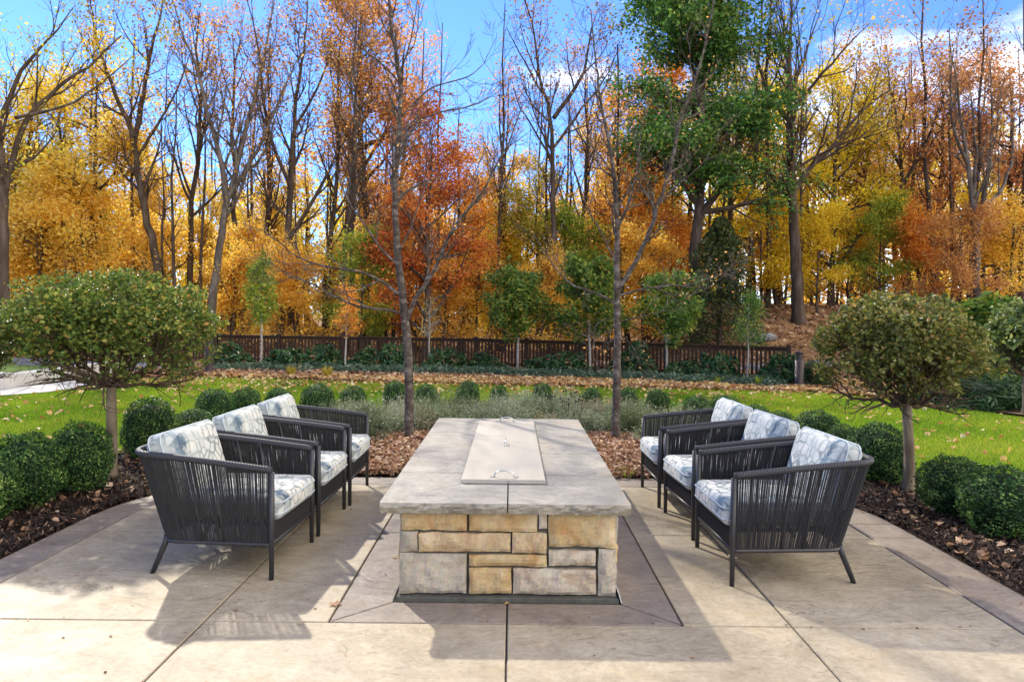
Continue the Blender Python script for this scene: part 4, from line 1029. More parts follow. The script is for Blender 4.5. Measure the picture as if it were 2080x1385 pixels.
limb_tree('bare_tree', G(1250, 895), [
 (pl([(1250, 898), (1252, 800), (1254, 700), (1254, 600), (1253, 540), (1255, 480), (1252, 430), (1248, 354), (1236, 283), (1226, 240), (1215, 170), (1208, 100), (1200, 20)], Yb), 0.055, 0.006),
 (pl([(1255, 590), (1290, 535), (1318, 470), (1330, 420), (1345, 380), (1357, 330), (1370, 250), (1390, 200), (1405, 150), (1417, 90), (1425, 30), (1430, -50)], Yb), 0.032, 0.004),
 (pl([(1250, 618), (1225, 598), (1200, 590), (1170, 583), (1150, 570), (1135, 550), (1120, 530), (1105, 500), (1085, 470)], Yb), 0.018, 0.004),
 (pl([(1258, 600), (1300, 588), (1350, 580), (1400, 580), (1450, 565), (1500, 545), (1540, 538)], Yb), 0.015, 0.003),
 (pl([(1372, 250), (1410, 235), (1440, 215), (1475, 190), (1510, 180)], Yb), 0.011, 0.003),
 (pl([(1330, 425), (1370, 380), (1420, 340), (1450, 290)], Yb), 0.012, 0.003),
 (pl([(1253, 540), (1225, 480), (1190, 430), (1170, 370), (1150, 330)], Yb), 0.014, 0.003),
 (pl([(1254, 470), (1285, 400), (1300, 330), (1310, 250), (1330, 180)], Yb), 0.014, 0.003),
 (pl([(1249, 360), (1220, 320), (1190, 290), (1160, 230)], Yb), 0.012, 0.003),
 (pl([(1252, 652), (1225, 645), (1206, 660), (1202, 685), (1208, 712)], Yb), 0.007, 0.003),
 (pl([(1255, 655), (1285, 648), (1310, 640), (1350, 630), (1385, 628)], Yb), 0.008, 0.003),
 (pl([(1252, 660), (1240, 675), (1232, 695)], Yb), 0.006, 0.003),
 (pl([(1256, 668), (1266, 685), (1285, 705)], Yb), 0.006, 0.003),
], FG_LV, M['bark_fg'], L['rust'], 450, 0.035, 'leafless young tree with slim dark trunk standing behind the right of the fire table', 33)

# ------------------------------------------------------------------ fence, iron fence, bollards
fence = empty('picket_fence', (0, 0, 0), label='long brown stained picket fence at the far side of the lawn', cat='fence')
def slat_mesh(w, h, t, name='slat'):
    m = MB(); m.box((-w / 2, -t / 2, 0), (w / 2, t / 2, h), 0.003); return m.mesh(name)
sm_ = slat_mesh(0.058, 0.70, 0.018); sm_.materials.append(M['fence'])
post_m = MB(); post_m.box((-0.05, -0.05, -0.05), (0.05, 0.05, 0.84), 0.004); post_me = post_m.mesh('post'); post_me.materials.append(M['fence'])
cap_m = MB(); cap_m.box((-0.065, -0.065, 0.842), (0.065, 0.065, 0.862), 0.004); cap_m.lathe([(0.055, 0.864), (0.03, 0.885), (0.004, 0.90)], 4); cap_me = cap_m.mesh('post_cap'); cap_me.materials.append(M['fence'])
FP = [(-17.5, 22.6), (-8.6, 20.75), (-1.0, 19.9), (3.2, 18.1), (6.35, 16.35)]
rf = random.Random(4); nsl = 0
for i in range(len(FP) - 1):
    a, b = Vector(FP[i]), Vector(FP[i + 1]); d = b - a; ln = d.length; ang = math.atan2(d.y, d.x)
    nb = max(1, round(ln / 1.75)); bay = ln / nb
    for k in range(nb + (1 if i == len(FP) - 2 else 0)):
        p = a + d * (k / nb)
        o = link('post', post_me, None, fence); o.location = (p.x, p.y, -0.02); o.rotation_euler = (0, 0, ang)
        c = link('post_cap', cap_me, None, o)
    for k in range(nb):
        p0 = a + d * (k / nb); e = d.normalized()
        Mx = Matrix.Translation((p0.x, p0.y, 0)) @ Matrix.Rotation(ang, 4, 'Z')
        m = MB(); m.box((0.052, -0.055, 0.785), (bay - 0.052, 0.055, 0.815), 0.004, Mx); m.box((0.052, -0.012, 0.715), (bay - 0.052, 0.022, 0.783), 0.003, Mx); m.box((0.052, -0.012, 0.10), (bay - 0.052, 0.022, 0.16), 0.003, Mx)
        m.build('rail', M['fence'], fence)
        if i == 0 and k < nb - 3: step = 0.20
        else: step = 0.098
        cnt = int((bay - 0.13) / step)
        for j in range(cnt):
            s = 0.065 + (bay - 0.13) * (j + .5) / cnt; q = p0 + e * s
            o = link('slat', sm_, None, fence); o.location = (q.x + math.sin(ang) * 0.024, q.y - math.cos(ang) * 0.024, 0.05 + rf.uniform(-.006, .006)); o.rotation_euler = (rf.uniform(-.01, .01), rf.uniform(-.008, .008), ang); nsl += 1
iron = empty('iron_fence', (0, 0, 0), label='black iron fence glimpsed behind the right edge evergreens', cat='fence')
bar_m = MB(); bar_m.tube([(0, 0, 0), (0, 0, 1.25)], 0.011, 5); bar_me = bar_m.mesh('bar'); bar_me.materials.append(M['iron'])
for k in range(34):
    x = 8.8 + k * 0.105; y = 14.0 - k * 0.05
    o = link('bar', bar_me, None, iron); o.location = (x, y, -0.02)
for z in (0.15, 1.15):
    m = MB(); m.tube([(8.75, 14.02, z), (12.4, 12.28, z)], 0.016, 5); m.build('rail', M['iron'], iron)
def bollard(px, py, h, label):
    b = G(px, py); root = empty('bollard_light', (b[0], b[1], -0.02), label=label, cat='bollard light', group='bollard lights by the lawn')
    r = 0.095
    m = MB(); m.lathe([(r * 1.12, 0), (r * 1.12, 0.02), (r, 0.022), (r, h * 0.76)], 20); m.build('post', M['bollard'], root)
    m = MB(); m.lathe([(r * 0.55, h * 0.762), (r * 0.55, h * 0.93)], 14); m.build('lens', M['lamp_glass'], root)
    m = MB()
    for k in range(4): z = h * (0.79 + 0.04 * k); m.lathe([(r * 0.62, z + .012), (r * 1.0, z), (r * 1.0, z + 0.005), (r * 0.62, z + .018)], 20)
    m.build('louvre', M['bollard'], root)
    m = MB(); m.lathe([(r, h * 0.935), (r, h * 0.965), (r * 0.75, h * 0.99), (r * 0.2, h)], 20); m.build('cap', M['bollard'], root)
bollard(1623, 787, 0.80, 'dark bronze bollard light at the right end of the picket fence')
bollard(425, 759, 0.85, 'dark bronze bollard light beside the left globe tree crown')

# ------------------------------------------------------------------ left: walk, low wall, road
sheet('sidewalk', [(-16, 10.6), (-9.4, 10.9), (-8.9, 12.2), (-8.4, 12.9), (-8.25, 15.5), (-8.6, 17.5), (-9.2, 17.5), (-9.25, 14.4), (-9.7, 13.1), (-16, 12.6)], 0.006, M['pale_concrete'], kind='structure')
lw = MB(); lw.box((-16, 13.3, 0), (-9.5, 13.55, 0.30), 0.012); lw.box((-9.75, 13.56, 0), (-9.5, 17.4, 0.26), 0.012)
lw.build('low_wall', M['pale_concrete'], label='low pale concrete kerb wall along the walk at the left edge', cat='wall')
sheet('verge', [(-30, 13.6), (-9.76, 13.6), (-9.76, 17.2), (-30, 18.0)], 0.14, M['lawn'], kind='structure')
sheet('road', [(-40, 18.4), (-8.9, 17.5), (-8.7, 20.0), (-17, 22.3), (-40, 27)], 0.012, M['asphalt'], kind='structure')

# ------------------------------------------------------------------ young trees in front of the fence
rng = np.random.default_rng(77)
def young(seed, H=3.0, nleaf=3800, spread=0.28, ls=0.085, low=0.34):
    r = np.random.default_rng(seed); w = Wood(); k = 9; z = np.linspace(0, 1, k)
    tr = np.stack([np.cumsum(r.normal(size=k) * 0.012), np.cumsum(r.normal(size=k) * 0.012), z * H], 1)[None]; tr[0, 0, :2] = 0
    rr = (0.028 * (1 - z) + 0.006)[None]; w.add(tr, rr, 6)
    b = sprout(r, tr, rr, 26, low, 0.97, (H * spread * .8, H * spread * 1.2), (0.9, 1.35), 0.04, 0.12, 6, 0.5, 0.25, 0.65); w.add(*b, 4)
    c = sprout(r, b[0], b[1], 6, 0.1, 1, (0.18, 0.42), (0.4, 0.9), 0.08, 0.2, 4, 0.6, 0.4, 0.3); w.add(*c, 3)
    P = sample_on(r, c[0], nleaf, 0.07, 0.1); V, Q, v = leaf_quads(r, P, ls, 'quad', 0.3, 0.55)
    return w.mesh('trunk'), np_mesh('crown', V, Q, v=v)
yv = [young(1, 2.15, 7500, 0.50), young(2, 2.3, 8500, 0.50), young(3, 2.5, 2600, 0.17, 0.08, 0.40), young(4, 2.4, 200, 0.24, 0.06, 0.4), young(5, 2.5, 1900, 0.20, 0.075, 0.42)]
YT = [(530, 748, 2, 1.12, L['lime'], 'young tree with narrow lime green crown, leftmost in front of the fence'),
      (703, 752, 4, 0.86, L['orange'], 'small young tree with thin orange green crown, second from left before the fence'),
      (873, 752, 3, 0.82, L['olive'], 'nearly leafless sapling just right of the left bare tree, before the fence'),
      (1052, 755, 0, 1.18, L['young'], 'bushy green young tree before the fence, midway between the two bare trees'),
      (1198, 760, 1, 1.18, L['young'], 'bushy green young tree just left of the right bare tree trunk'),
      (1353, 765, 0, 1.12, L['young'], 'bushy green young tree just right of the right bare tree trunk'),
      (1519, 775, 4, 0.80, L['young'], 'slim young tree with sparse crown near the right end of the fence')]
for i, (px, py, k, s, lm, lab) in enumerate(YT):
    g = G(px, py); place_tree('young_tree', yv[k][0], yv[k][1], (g[0], g[1], -0.03), i * 1.3, s, M['bark_young'], lm, lab, 'young tree', 'young trees planted along the fence')

# ------------------------------------------------------------------ shrubs along the fence
def shrub_mesh(seed, n, ls, shape='leaf', spiky=False):
    r = np.random.default_rng(seed); d = norm(r.normal(size=(n, 3))); d[:, 2] = np.abs(d[:, 2])
    lum = np.array([mnoise.noise(Vector(x * 2.4 + seed)) for x in d])
    P = d * ((0.85 + lum * 0.4) * (1 - r.random(n) ** 1.6 * 0.5))[:, None] * 0.5
    V, Q, v = leaf_quads(r, P, ls, shape, 0.5, 0.34 if not spiky else 0.12, N=d * 0.8)
    return np_mesh('foliage', V, Q, v=v)
shv = [shrub_mesh(s, 2600, 0.10) for s in (3, 4, 5)]
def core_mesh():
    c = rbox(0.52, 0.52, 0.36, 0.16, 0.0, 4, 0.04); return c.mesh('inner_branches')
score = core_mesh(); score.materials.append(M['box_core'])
def shrub(px, Y, w, h, mesh, mat, label, name='shrub', cat='shrub', group='evergreen shrubs along the fence', rz=0.0, core=True, zb=0.0):
    if group and 'along' in group: h *= 1.0 + 0.2 * math.sin(px); w *= 1.1
    p = at(px, 740, Y); root = empty(name, (p[0], Y, zb - 0.02), rz, label=label, cat=cat, group=group); root.scale = (w, w, h / 0.5)
    f = bpy.data.objects.new('foliage', mesh); C.objects.link(f); f.parent = root
    if not mesh.materials: mesh.materials.append(mat)
    f.material_slots[0].link = 'OBJECT'; f.material_slots[0].material = mat
    if core: g = link('inner_branches', score, None, root); g.location = (0, 0, 0.16)
    return root
SH = [(468, 19.0, 1.2, 0.62, 'dark evergreen shrub right of the left bollard light, by the fence'),
      (585, 18.9, 1.2, 0.55, 'dark evergreen shrub just right of the leftmost young tree, by the fence'),
      (655, 19.0, 1.1, 0.58, 'dark evergreen shrub left of the orange crowned young tree, by the fence'),
      (745, 18.9, 1.1, 0.62, 'dark evergreen shrub right of the orange crowned young tree, by the fence'),
      (800, 18.8, 1.1, 0.66, 'dark evergreen shrub left of the left bare tree trunk, by the fence'),
      (905, 18.7, 1.15, 0.62, 'dark evergreen shrub right of the nearly leafless sapling, by the fence'),
      (985, 18.7, 1.1, 0.60, 'dark evergreen shrub left of the first bushy green young tree, by the fence'),
      (1105, 18.2, 1.2, 0.56, 'dark evergreen shrub right of the first bushy green young tree, by the fence'),
      (1150, 18.1, 1.1, 0.60, 'dark evergreen shrub left of the second bushy green young tree, by the fence'),
      (1290, 17.7, 1.2, 0.66, 'dark evergreen shrub right of the right bare tree trunk, by the fence'),
      (1400, 17.0, 1.15, 0.60, 'dark evergreen shrub right of the third bushy green young tree, by the fence'),
      (1460, 16.8, 1.0, 0.62, 'dark evergreen shrub left of the slim sparse young tree, by the fence'),
      (1595, 15.9, 1.35, 0.78, 'big round evergreen shrub just left of the right bollard light')]
for i, (px, Y, w, h, lab) in enumerate(SH): shrub(px, Y, w, h, shv[i % 3], L['shrub'], lab, 'evergreen_shrub', 'shrub', rz=i * 1.1)
shrub(1665, 15.3, 0.75, 0.72, shrub_mesh(9, 1800, 0.05), L['ever'], 'almost black dense shrub just right of the right bollard light', 'dark_shrub', 'shrub', None)
# ground cover clumps before the shrubs: one mass
r = np.random.default_rng(41); Vs = []; Qs = []; vs = []; o = 0
for k in range(90):
    t = (k + r.random()) / 90; px = 440 + t * 1150; Yc = np.interp(px, [440, 1000, 1640], [18.4, 17.7, 15.3]) + r.uniform(-0.55, 0.35)
    c = at(px, 750, Yc); n = 170
    d = norm(r.normal(size=(n, 3))); d[:, 2] = np.abs(d[:, 2]) * 0.8
    P = np.array([c[0], Yc, 0.0]) + d * np.array([0.38, 0.3, 0.28]) * (0.4 + 0.6 * r.random((n, 1)))
    V, Q, v = leaf_quads(r, P, 0.12, 'quad', 0.4, 0.3); Vs.append(V); Qs.append(Q + o); vs.append(np.clip(v * 0.7 + r.random() * 0.3, 0, 1)); o += len(V)
link('ground_cover', np_mesh('ground_cover', np.concatenate(Vs), np.concatenate(Qs), v=np.concatenate(vs)), L['blue'], kind='stuff', label='low bluish green ground cover in front of the fence shrubs', cat='ground cover')
def grass_tuft(loc, h, n, mat, label, seed, name='grass_tuft', spread=0.5):
    r = np.random.default_rng(seed); a = r.random(n) * 2 * PI; ln = h * r.uniform(0.6, 1.1, n); lean = r.uniform(0.1, spread, n)
    k = 4; t = np.linspace(0, 1, k); P = np.empty((n, k, 3))
    for j, tt in enumerate(t):
        P[:, j, 0] = np.cos(a) * (0.05 + lean * ln * tt ** 1.6); P[:, j, 1] = np.sin(a) * (0.05 + lean * ln * tt ** 1.6); P[:, j, 2] = ln * tt * (1 - 0.25 * lean * tt)
    wdir = np.stack([-np.sin(a), np.cos(a), 0 * a], 1); wd = np.array([0.006, 0.007, 0.005, 0.0008]) * (h / 0.4)
    A = P - wdir[:, None] * wd[None, :, None]; B = P + wdir[:, None] * wd[None, :, None]
    V = np.stack([A, B], 2).reshape(n, k * 2, 3); b = (np.arange(n) * k * 2)[:, None, None]; i = (np.arange(k - 1) * 2)[None, :, None]
    Q = (b + i + np.array([0, 1, 3, 2])[None, None, :]).reshape(-1, 4)
    return link(name, np_mesh(name, V.reshape(-1, 3), Q, v=np.repeat(r.random(n), k - 1)), mat, label=label, cat='grass tuft', ).__class__ and None
def tuft(px, py, h, n, mat, label, seed, z=0.0, Y=None, spread=0.5):
    g = G(px, py) if Y is None else at(px, py, Y)
    before = set(bpy.data.objects); grass_tuft((0, 0, 0), h, n, mat, label, seed, spread=spread)
    ob = [x for x in bpy.data.objects if x not in before][0]; ob.location = (g[0], g[1], z - 0.01 if Y is None else g[2]); return ob
tuft(1541, 786, 0.26, 110, L['lime'], 'small bright green grass tuft just right of the slim sparse young tree', 1)
tuft(1462, 782, 0.22, 110, L['lime'], 'small bright green grass tuft left of the slim sparse young tree', 2)
tuft(592, 766, 0.30, 150, L['olive'], 'dark olive grass tuft in the leaf litter right of the leftmost young tree', 3)
tuft(665, 768, 0.30, 150, L['olive'], 'dark olive grass tuft left of the orange crowned young tree', 4)
tuft(1272, 968, 0.12, 50, L['lime'], 'tiny green weed in the leaf litter right of the fire table', 5, spread=1.2)

# right edge evergreens
jm = shrub_mesh(15, 4200, 0.13, 'quad', True)
shrub(1985, 12.6, 2.3, 0.62, jm, L['juniper'], 'spreading feathery juniper below the iron fence at right', 'juniper_shrub', 'shrub', None)
bigm = shrub_mesh(16, 6000, 0.085)
shrub(2010, 14.6, 2.9, 1.75, bigm, L['young'], 'tall dark green evergreen mass behind the right globe tree', 'tall_shrub', 'shrub', None)
shrub(1935, 17.5, 1.6, 1.9, shrub_mesh(18, 3000, 0.07), L['young'], 'rounded green shrub rising left of the tall evergreen mass', 'tall_shrub', 'shrub', None, zb=0.3)
# hillside rocks and ornamental grass beyond the fence
def rock(px, py, Y, s, label, seed):
    r = random.Random(seed); p = at(px, py, Y); m = rbox(1, 1, 0.6, 0.25, 0.02, seed, 0.09)
    o = m.build('rock', M['rock'], label=label, cat='rock', group='rocks on the leafy slope'); z = float(terrain(p[0], Y)); o.location = (p[0], Y, z + s[2] * 0.10); o.scale = s; o.rotation_euler = (0, 0, r.random() * 3)
rock(1480, 692, 19.6, (0.9, 0.5, 0.3), 'pale flat rock just beyond the fence, left of the slim young tree', 1)
rock(1570, 688, 19.6, (1.5, 0.6, 0.42), 'long grey rock beyond the fence, left of the ornamental grass', 2)
rock(1668, 690, 20.0, (0.8, 0.6, 0.45), 'pale grey rock beyond the right end of the fence', 3)
rock(1545, 668, 22.5, (1.1, 0.7, 0.45), 'dark mossy rock higher up the leafy slope', 4)
g = np.array([at(1600, 700, 19.5)[0], 19.5]); o = tuft(1600, 700, 0.6, 200, L['ogr'], 'straw coloured ornamental grass beyond the fence near its right end', 8, spread=0.7); o.location = (g[0], g[1], float(terrain(g[0], g[1])))

# ------------------------------------------------------------------ forest
FL = [(0.9, 1.6, 3.4, 0.5, 0.35), (6, 0.7, 1.5, 3), (5, 0.35, 0.8, 3)]
TP = dict(trop=0.22, tw=0.12)
def forest_limb(base_px, Y, limbs, label, seed, leafm=None, nleaf=900, lsize=0.115, bark='bark_dark', lv=None, name='maple_tree', cat='tree'):
    b = at(base_px, 640, Y); b = np.array([b[0], Y, float(terrain(b[0], Y)) - 0.1])
    lm = []
    for i, (pts, ra, rb_) in enumerate(limbs):
        q = pl(pts, Y)
        if i == 0: q = [b] + q
        lm.append((q, ra * 0.70, rb_ * 0.6))
    return limb_tree(name, b, lm, lv or FL, M[bark], leafm or L['rust'], nleaf, lsize, label, seed, cat, None, 0.30, 0.12, 0.2, 0.12, 0.22)
forest_limb(10, 20, [([(8, 560), (6, 400), (2, 300), (-15, 180), (-40, 60), (-60, -60)], 0.27, 0.05),
  ([(4, 420), (20, 300), (38, 230), (62, 185), (92, 160), (130, 120), (160, 96), (200, 40)], 0.15, 0.03),
  ([(-5, 250), (40, 115), (80, 60), (112, -10)], 0.11, 0.02), ([(30, 240), (80, 225), (130, 200), (190, 140), (230, 90)], 0.07, 0.02)],
  'large dark forking tree cut by the left edge of the photo', 101, L['olive'], 1800)
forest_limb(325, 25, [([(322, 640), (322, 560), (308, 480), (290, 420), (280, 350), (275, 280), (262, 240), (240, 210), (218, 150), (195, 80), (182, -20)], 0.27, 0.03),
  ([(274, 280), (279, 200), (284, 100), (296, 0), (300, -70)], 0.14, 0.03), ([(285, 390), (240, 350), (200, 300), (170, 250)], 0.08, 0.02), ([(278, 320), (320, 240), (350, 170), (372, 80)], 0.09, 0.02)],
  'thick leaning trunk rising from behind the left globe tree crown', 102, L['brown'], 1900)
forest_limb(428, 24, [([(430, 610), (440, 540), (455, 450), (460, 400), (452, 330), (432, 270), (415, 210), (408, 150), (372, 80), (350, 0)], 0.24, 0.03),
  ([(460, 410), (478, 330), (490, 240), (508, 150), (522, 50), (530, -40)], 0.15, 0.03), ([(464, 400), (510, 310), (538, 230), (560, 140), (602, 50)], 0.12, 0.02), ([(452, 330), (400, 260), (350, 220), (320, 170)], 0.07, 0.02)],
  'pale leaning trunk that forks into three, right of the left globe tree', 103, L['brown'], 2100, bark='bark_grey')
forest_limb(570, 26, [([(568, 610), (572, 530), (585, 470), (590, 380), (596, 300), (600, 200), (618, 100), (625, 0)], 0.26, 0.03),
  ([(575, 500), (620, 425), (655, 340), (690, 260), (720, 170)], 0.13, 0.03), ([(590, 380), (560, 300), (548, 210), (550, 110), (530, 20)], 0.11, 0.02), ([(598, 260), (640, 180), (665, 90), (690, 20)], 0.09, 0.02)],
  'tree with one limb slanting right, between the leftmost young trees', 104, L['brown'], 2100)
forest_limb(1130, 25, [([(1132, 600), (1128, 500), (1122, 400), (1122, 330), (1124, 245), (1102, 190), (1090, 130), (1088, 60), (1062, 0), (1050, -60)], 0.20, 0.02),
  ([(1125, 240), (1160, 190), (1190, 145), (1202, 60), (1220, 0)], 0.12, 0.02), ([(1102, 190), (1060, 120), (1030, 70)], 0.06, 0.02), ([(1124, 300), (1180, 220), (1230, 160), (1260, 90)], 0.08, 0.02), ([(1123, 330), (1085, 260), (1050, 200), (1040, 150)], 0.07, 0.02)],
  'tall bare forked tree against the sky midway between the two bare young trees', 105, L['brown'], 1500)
forest_limb(1622, 24, [([(1620, 600), (1614, 470), (1608, 390), (1606, 330), (1602, 250), (1604, 200), (1604, 130), (1606, 60), (1608, -30)], 0.33, 0.03),
  ([(1612, 390), (1640, 345), (1680, 315), (1720, 275), (1757, 230), (1800, 190), (1860, 150)], 0.16, 0.03), ([(1602, 245), (1575, 200), (1560, 150), (1545, 80), (1530, 10)], 0.12, 0.02),
  ([(1604, 190), (1640, 120), (1665, 50), (1690, 0)], 0.10, 0.02), ([(1603, 230), (1650, 170), (1700, 110), (1740, 70)], 0.10, 0.02), ([(1604, 150), (1585, 80), (1575, 10)], 0.08, 0.02), ([(1606, 310), (1560, 290), (1510, 290)], 0.07, 0.02), ([(1608, 350), (1680, 300), (1740, 290), (1800, 270)], 0.07, 0.02)],
  'massive dark tree with bare spreading limbs right of the green oak', 106, L['olive'], 1500, lv=[(1.5, 1.6, 3.6, 0.5, 0.30), (7, 0.7, 1.5, 3), (5, 0.35, 0.8, 3)])
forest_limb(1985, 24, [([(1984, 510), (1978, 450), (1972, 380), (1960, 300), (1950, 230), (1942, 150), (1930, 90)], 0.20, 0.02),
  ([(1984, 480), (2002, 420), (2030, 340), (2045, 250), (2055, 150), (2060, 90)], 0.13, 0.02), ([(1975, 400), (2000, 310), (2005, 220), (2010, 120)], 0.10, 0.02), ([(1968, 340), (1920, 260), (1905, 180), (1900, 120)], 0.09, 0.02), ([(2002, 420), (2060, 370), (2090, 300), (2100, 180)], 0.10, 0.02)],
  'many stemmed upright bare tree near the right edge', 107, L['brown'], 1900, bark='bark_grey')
forest_limb(1840, 27, [([(1838, 560), (1836, 430), (1830, 330), (1822, 250), (1810, 180), (1800, 130)], 0.18, 0.02),
  ([(1832, 380), (1868, 300), (1890, 230), (1900, 170)], 0.10, 0.02), ([(1830, 340), (1790, 260), (1770, 180), (1755, 120)], 0.09, 0.02), ([(1826, 280), (1850, 210), (1850, 150)], 0.07, 0.02)],
  'slender upright tree with rust leaves left of the many stemmed tree', 108, L['rust'], 3500)

gen = {}
def variant(key, *a, **k):
    gen[key] = make_tree(np.random.default_rng(abs(hash(key)) % 1000 if False else sum(map(ord, key))), *a, **k)
# upright nearly bare trees
variant('bare_a', 14.5, 0.12, 0.38, 16, 0.30, [(8, 0.9, 2.1, 3), (7, 0.4, 0.9, 3)], 2600, 0.115, clump=0.4)
variant('bare_b', 13.5, 0.10, 0.30, 18, 0.26, [(8, 0.8, 1.9, 3), (7, 0.4, 0.9, 3)], 2600, 0.115, clump=0.4)
variant('bare_c', 15.0, 0.13, 0.45, 12, 0.33, [(6, 0.9, 2.2, 3), (6, 0.4, 0.9, 3)], 3600, 0.115, clump=0.4)
# leafy maples
W_ = dict(trop=0.05, ang=(0.75, 1.25), pads=110)
variant('leafy_a', 10.5, 0.13, 0.16, 24, 0.34, [(8, 0.8, 1.7, 3), (4, 0.35, 0.8, 3)], 27000, 0.125, lspread=0.24, clump=0.75, **W_)
variant('leafy_b', 9.5, 0.12, 0.12, 24, 0.38, [(8, 0.8, 1.7, 3), (4, 0.35, 0.8, 3)], 25000, 0.125, lspread=0.24, clump=0.75, **W_)
variant('leafy_c', 12.0, 0.14, 0.18, 26, 0.30, [(8, 0.8, 1.8, 3), (4, 0.35, 0.8, 3)], 27000, 0.125, lspread=0.26, clump=0.75, **W_)
# understory
variant('under_a', 5.2, 0.05, 0.06, 20, 0.46, [(7, 0.5, 1.2, 3), (3, 0.25, 0.6, 3)], 17000, 0.12, lspread=0.2, low=0.1, clump=0.9, **W_)
variant('under_b', 6.2, 0.06, 0.07, 20, 0.42, [(7, 0.5, 1.2, 3), (3, 0.25, 0.6, 3)], 17500, 0.12, lspread=0.2, low=0.1, clump=0.9, **W_)
variant('oak', 13.8, 0.20, 0.30, 36, 0.235, [(9, 0.8, 1.8, 3), (5, 0.4, 0.9, 3)], 80000, 0.14, lspread=0.3, clump=1.0, trop=0.02, ang=(0.7, 1.3), dome=0.3, pads=230, padr=1.0)
rt = random.Random(9)
def ft_tree(px, Y, key, s, lm, label, bark='bark_dark', sz=None, name='maple_tree', tilt=0.0):
    p = at(px, 600, Y); z = float(terrain(p[0], Y)) - 0.05
    o = place_tree(name, *gen[key], (p[0], Y, z), rt.uniform(0, 6.28), s, M[bark], L[lm], label, 'tree', 'woodland trees behind the fence', sz)
    return o
ft_tree(1418, 23.5, 'oak', 1.0, 'green', 'tall dense green oak left of the massive dark tree', name='oak_tree')
ft_tree(868, 23.0, 'leafy_b', 0.84, 'red', 'deep red maple glowing behind the left bare tree')
ft_tree(735, 29.0, 'leafy_c', 1.22, 'rust', 'tall column of olive rust leaves left of the left bare tree', sz=1.28)
T_ = [
 # px, Y, variant, scale, leaf, label
 (60, 27, 'leafy_a', 1.0, 'yellow', 'golden yellow maple above the left globe tree, near the left edge'),
 (130, 30, 'leafy_c', 0.95, 'olive', 'olive gold maple behind the dark forking tree at left'),
 (190, 26, 'leafy_a', 1.02, 'gold', 'golden maple with straight trunk above the left globe tree crown'),
 (385, 27, 'bare_a', 0.95, 'orange', 'straight dark trunk with sparse orange leaves right of the leaning trunk'),
 (480, 29, 'bare_c', 0.92, 'rust', 'tall trunk with sparse rust leaves behind the three forked tree'),
 (520, 31, 'bare_b', 1.05, 'rust', 'upright bare tree between the forked pale trunk and the slanting limb'),
 (655, 27, 'bare_b', 0.98, 'orange', 'slim bare tree right of the slanting limbed tree'),
 (700, 25, 'bare_a', 0.88, 'rust', 'dark trunk with rusty leaves above the orange crowned young tree'),
 (1010, 28, 'bare_b', 0.80, 'orange', 'slender bare topped tree left of the tall forked bare tree'),
 (1185, 28, 'bare_a', 0.82, 'rust', 'dark trunk just left of the right bare tree with rust tinged top'),
 (1310, 27, 'leafy_c', 0.92, 'orange', 'bright orange maple left of the green oak'),
 (1245, 30, 'leafy_a', 1.02, 'gold', 'golden maple behind the right bare tree'),
 (1530, 30, 'leafy_a', 1.00, 'yellow', 'yellow maple filling the gap between the oak and the massive dark tree'),
 (1690, 27, 'leafy_b', 0.92, 'yellow', 'broad yellow maple right of the massive dark tree'),
 (1755, 29, 'leafy_a', 0.92, 'olive', 'olive yellow maple between the massive tree and the rust leaved one'),
 (1905, 29, 'leafy_c', 0.84, 'rust', 'rust red maple behind the many stemmed tree'),
 (2050, 28, 'leafy_a', 0.98, 'rust', 'rust orange maple at the right edge'),
 (1030, 31, 'leafy_b', 0.86, 'gold', 'golden maple midway between the red maple and the tall forked tree'),
 (1095, 27, 'leafy_b', 0.72, 'olive', 'olive yellow maple below the tall forked bare tree'),
 (940, 27, 'leafy_b', 0.78, 'orange', 'orange maple right of the deep red maple'),
 (590, 33, 'leafy_b', 0.80, 'gold', 'golden maple seen low behind the slanting limbed tree'),
 (330, 33, 'leafy_a', 0.84, 'gold', 'golden maple low behind the leaning trunk'),
 (1400, 31, 'leafy_c', 0.85, 'gold', 'golden maple seen below the green oak crown'),
 (1590, 33, 'leafy_c', 0.92, 'yellow', 'yellow maple directly behind the massive dark tree'),
 (1820, 33, 'leafy_b', 0.95, 'gold', 'golden maple behind the slender upright rust tree'),
 (1985, 33, 'leafy_a', 0.85, 'yellow', 'yellow maple far behind the many stemmed tree'),
 (450, 34, 'leafy_a', 0.72, 'gold', 'small golden maple far behind the three forked tree'),
 (240, 34, 'leafy_b', 0.95, 'gold', 'golden maple far behind the left globe tree'),
 (785, 31, 'leafy_b', 0.74, 'gold', 'golden maple seen just left of the left bare tree'),
 (820, 35, 'bare_c', 1.0, 'orange', 'far bare tree directly behind the left bare tree crown'),
 (1480, 26, 'bare_a', 0.72, 'olive', 'dark trunk hidden low behind the dark evergreen'),
]
for t in T_: ft_tree(*t)
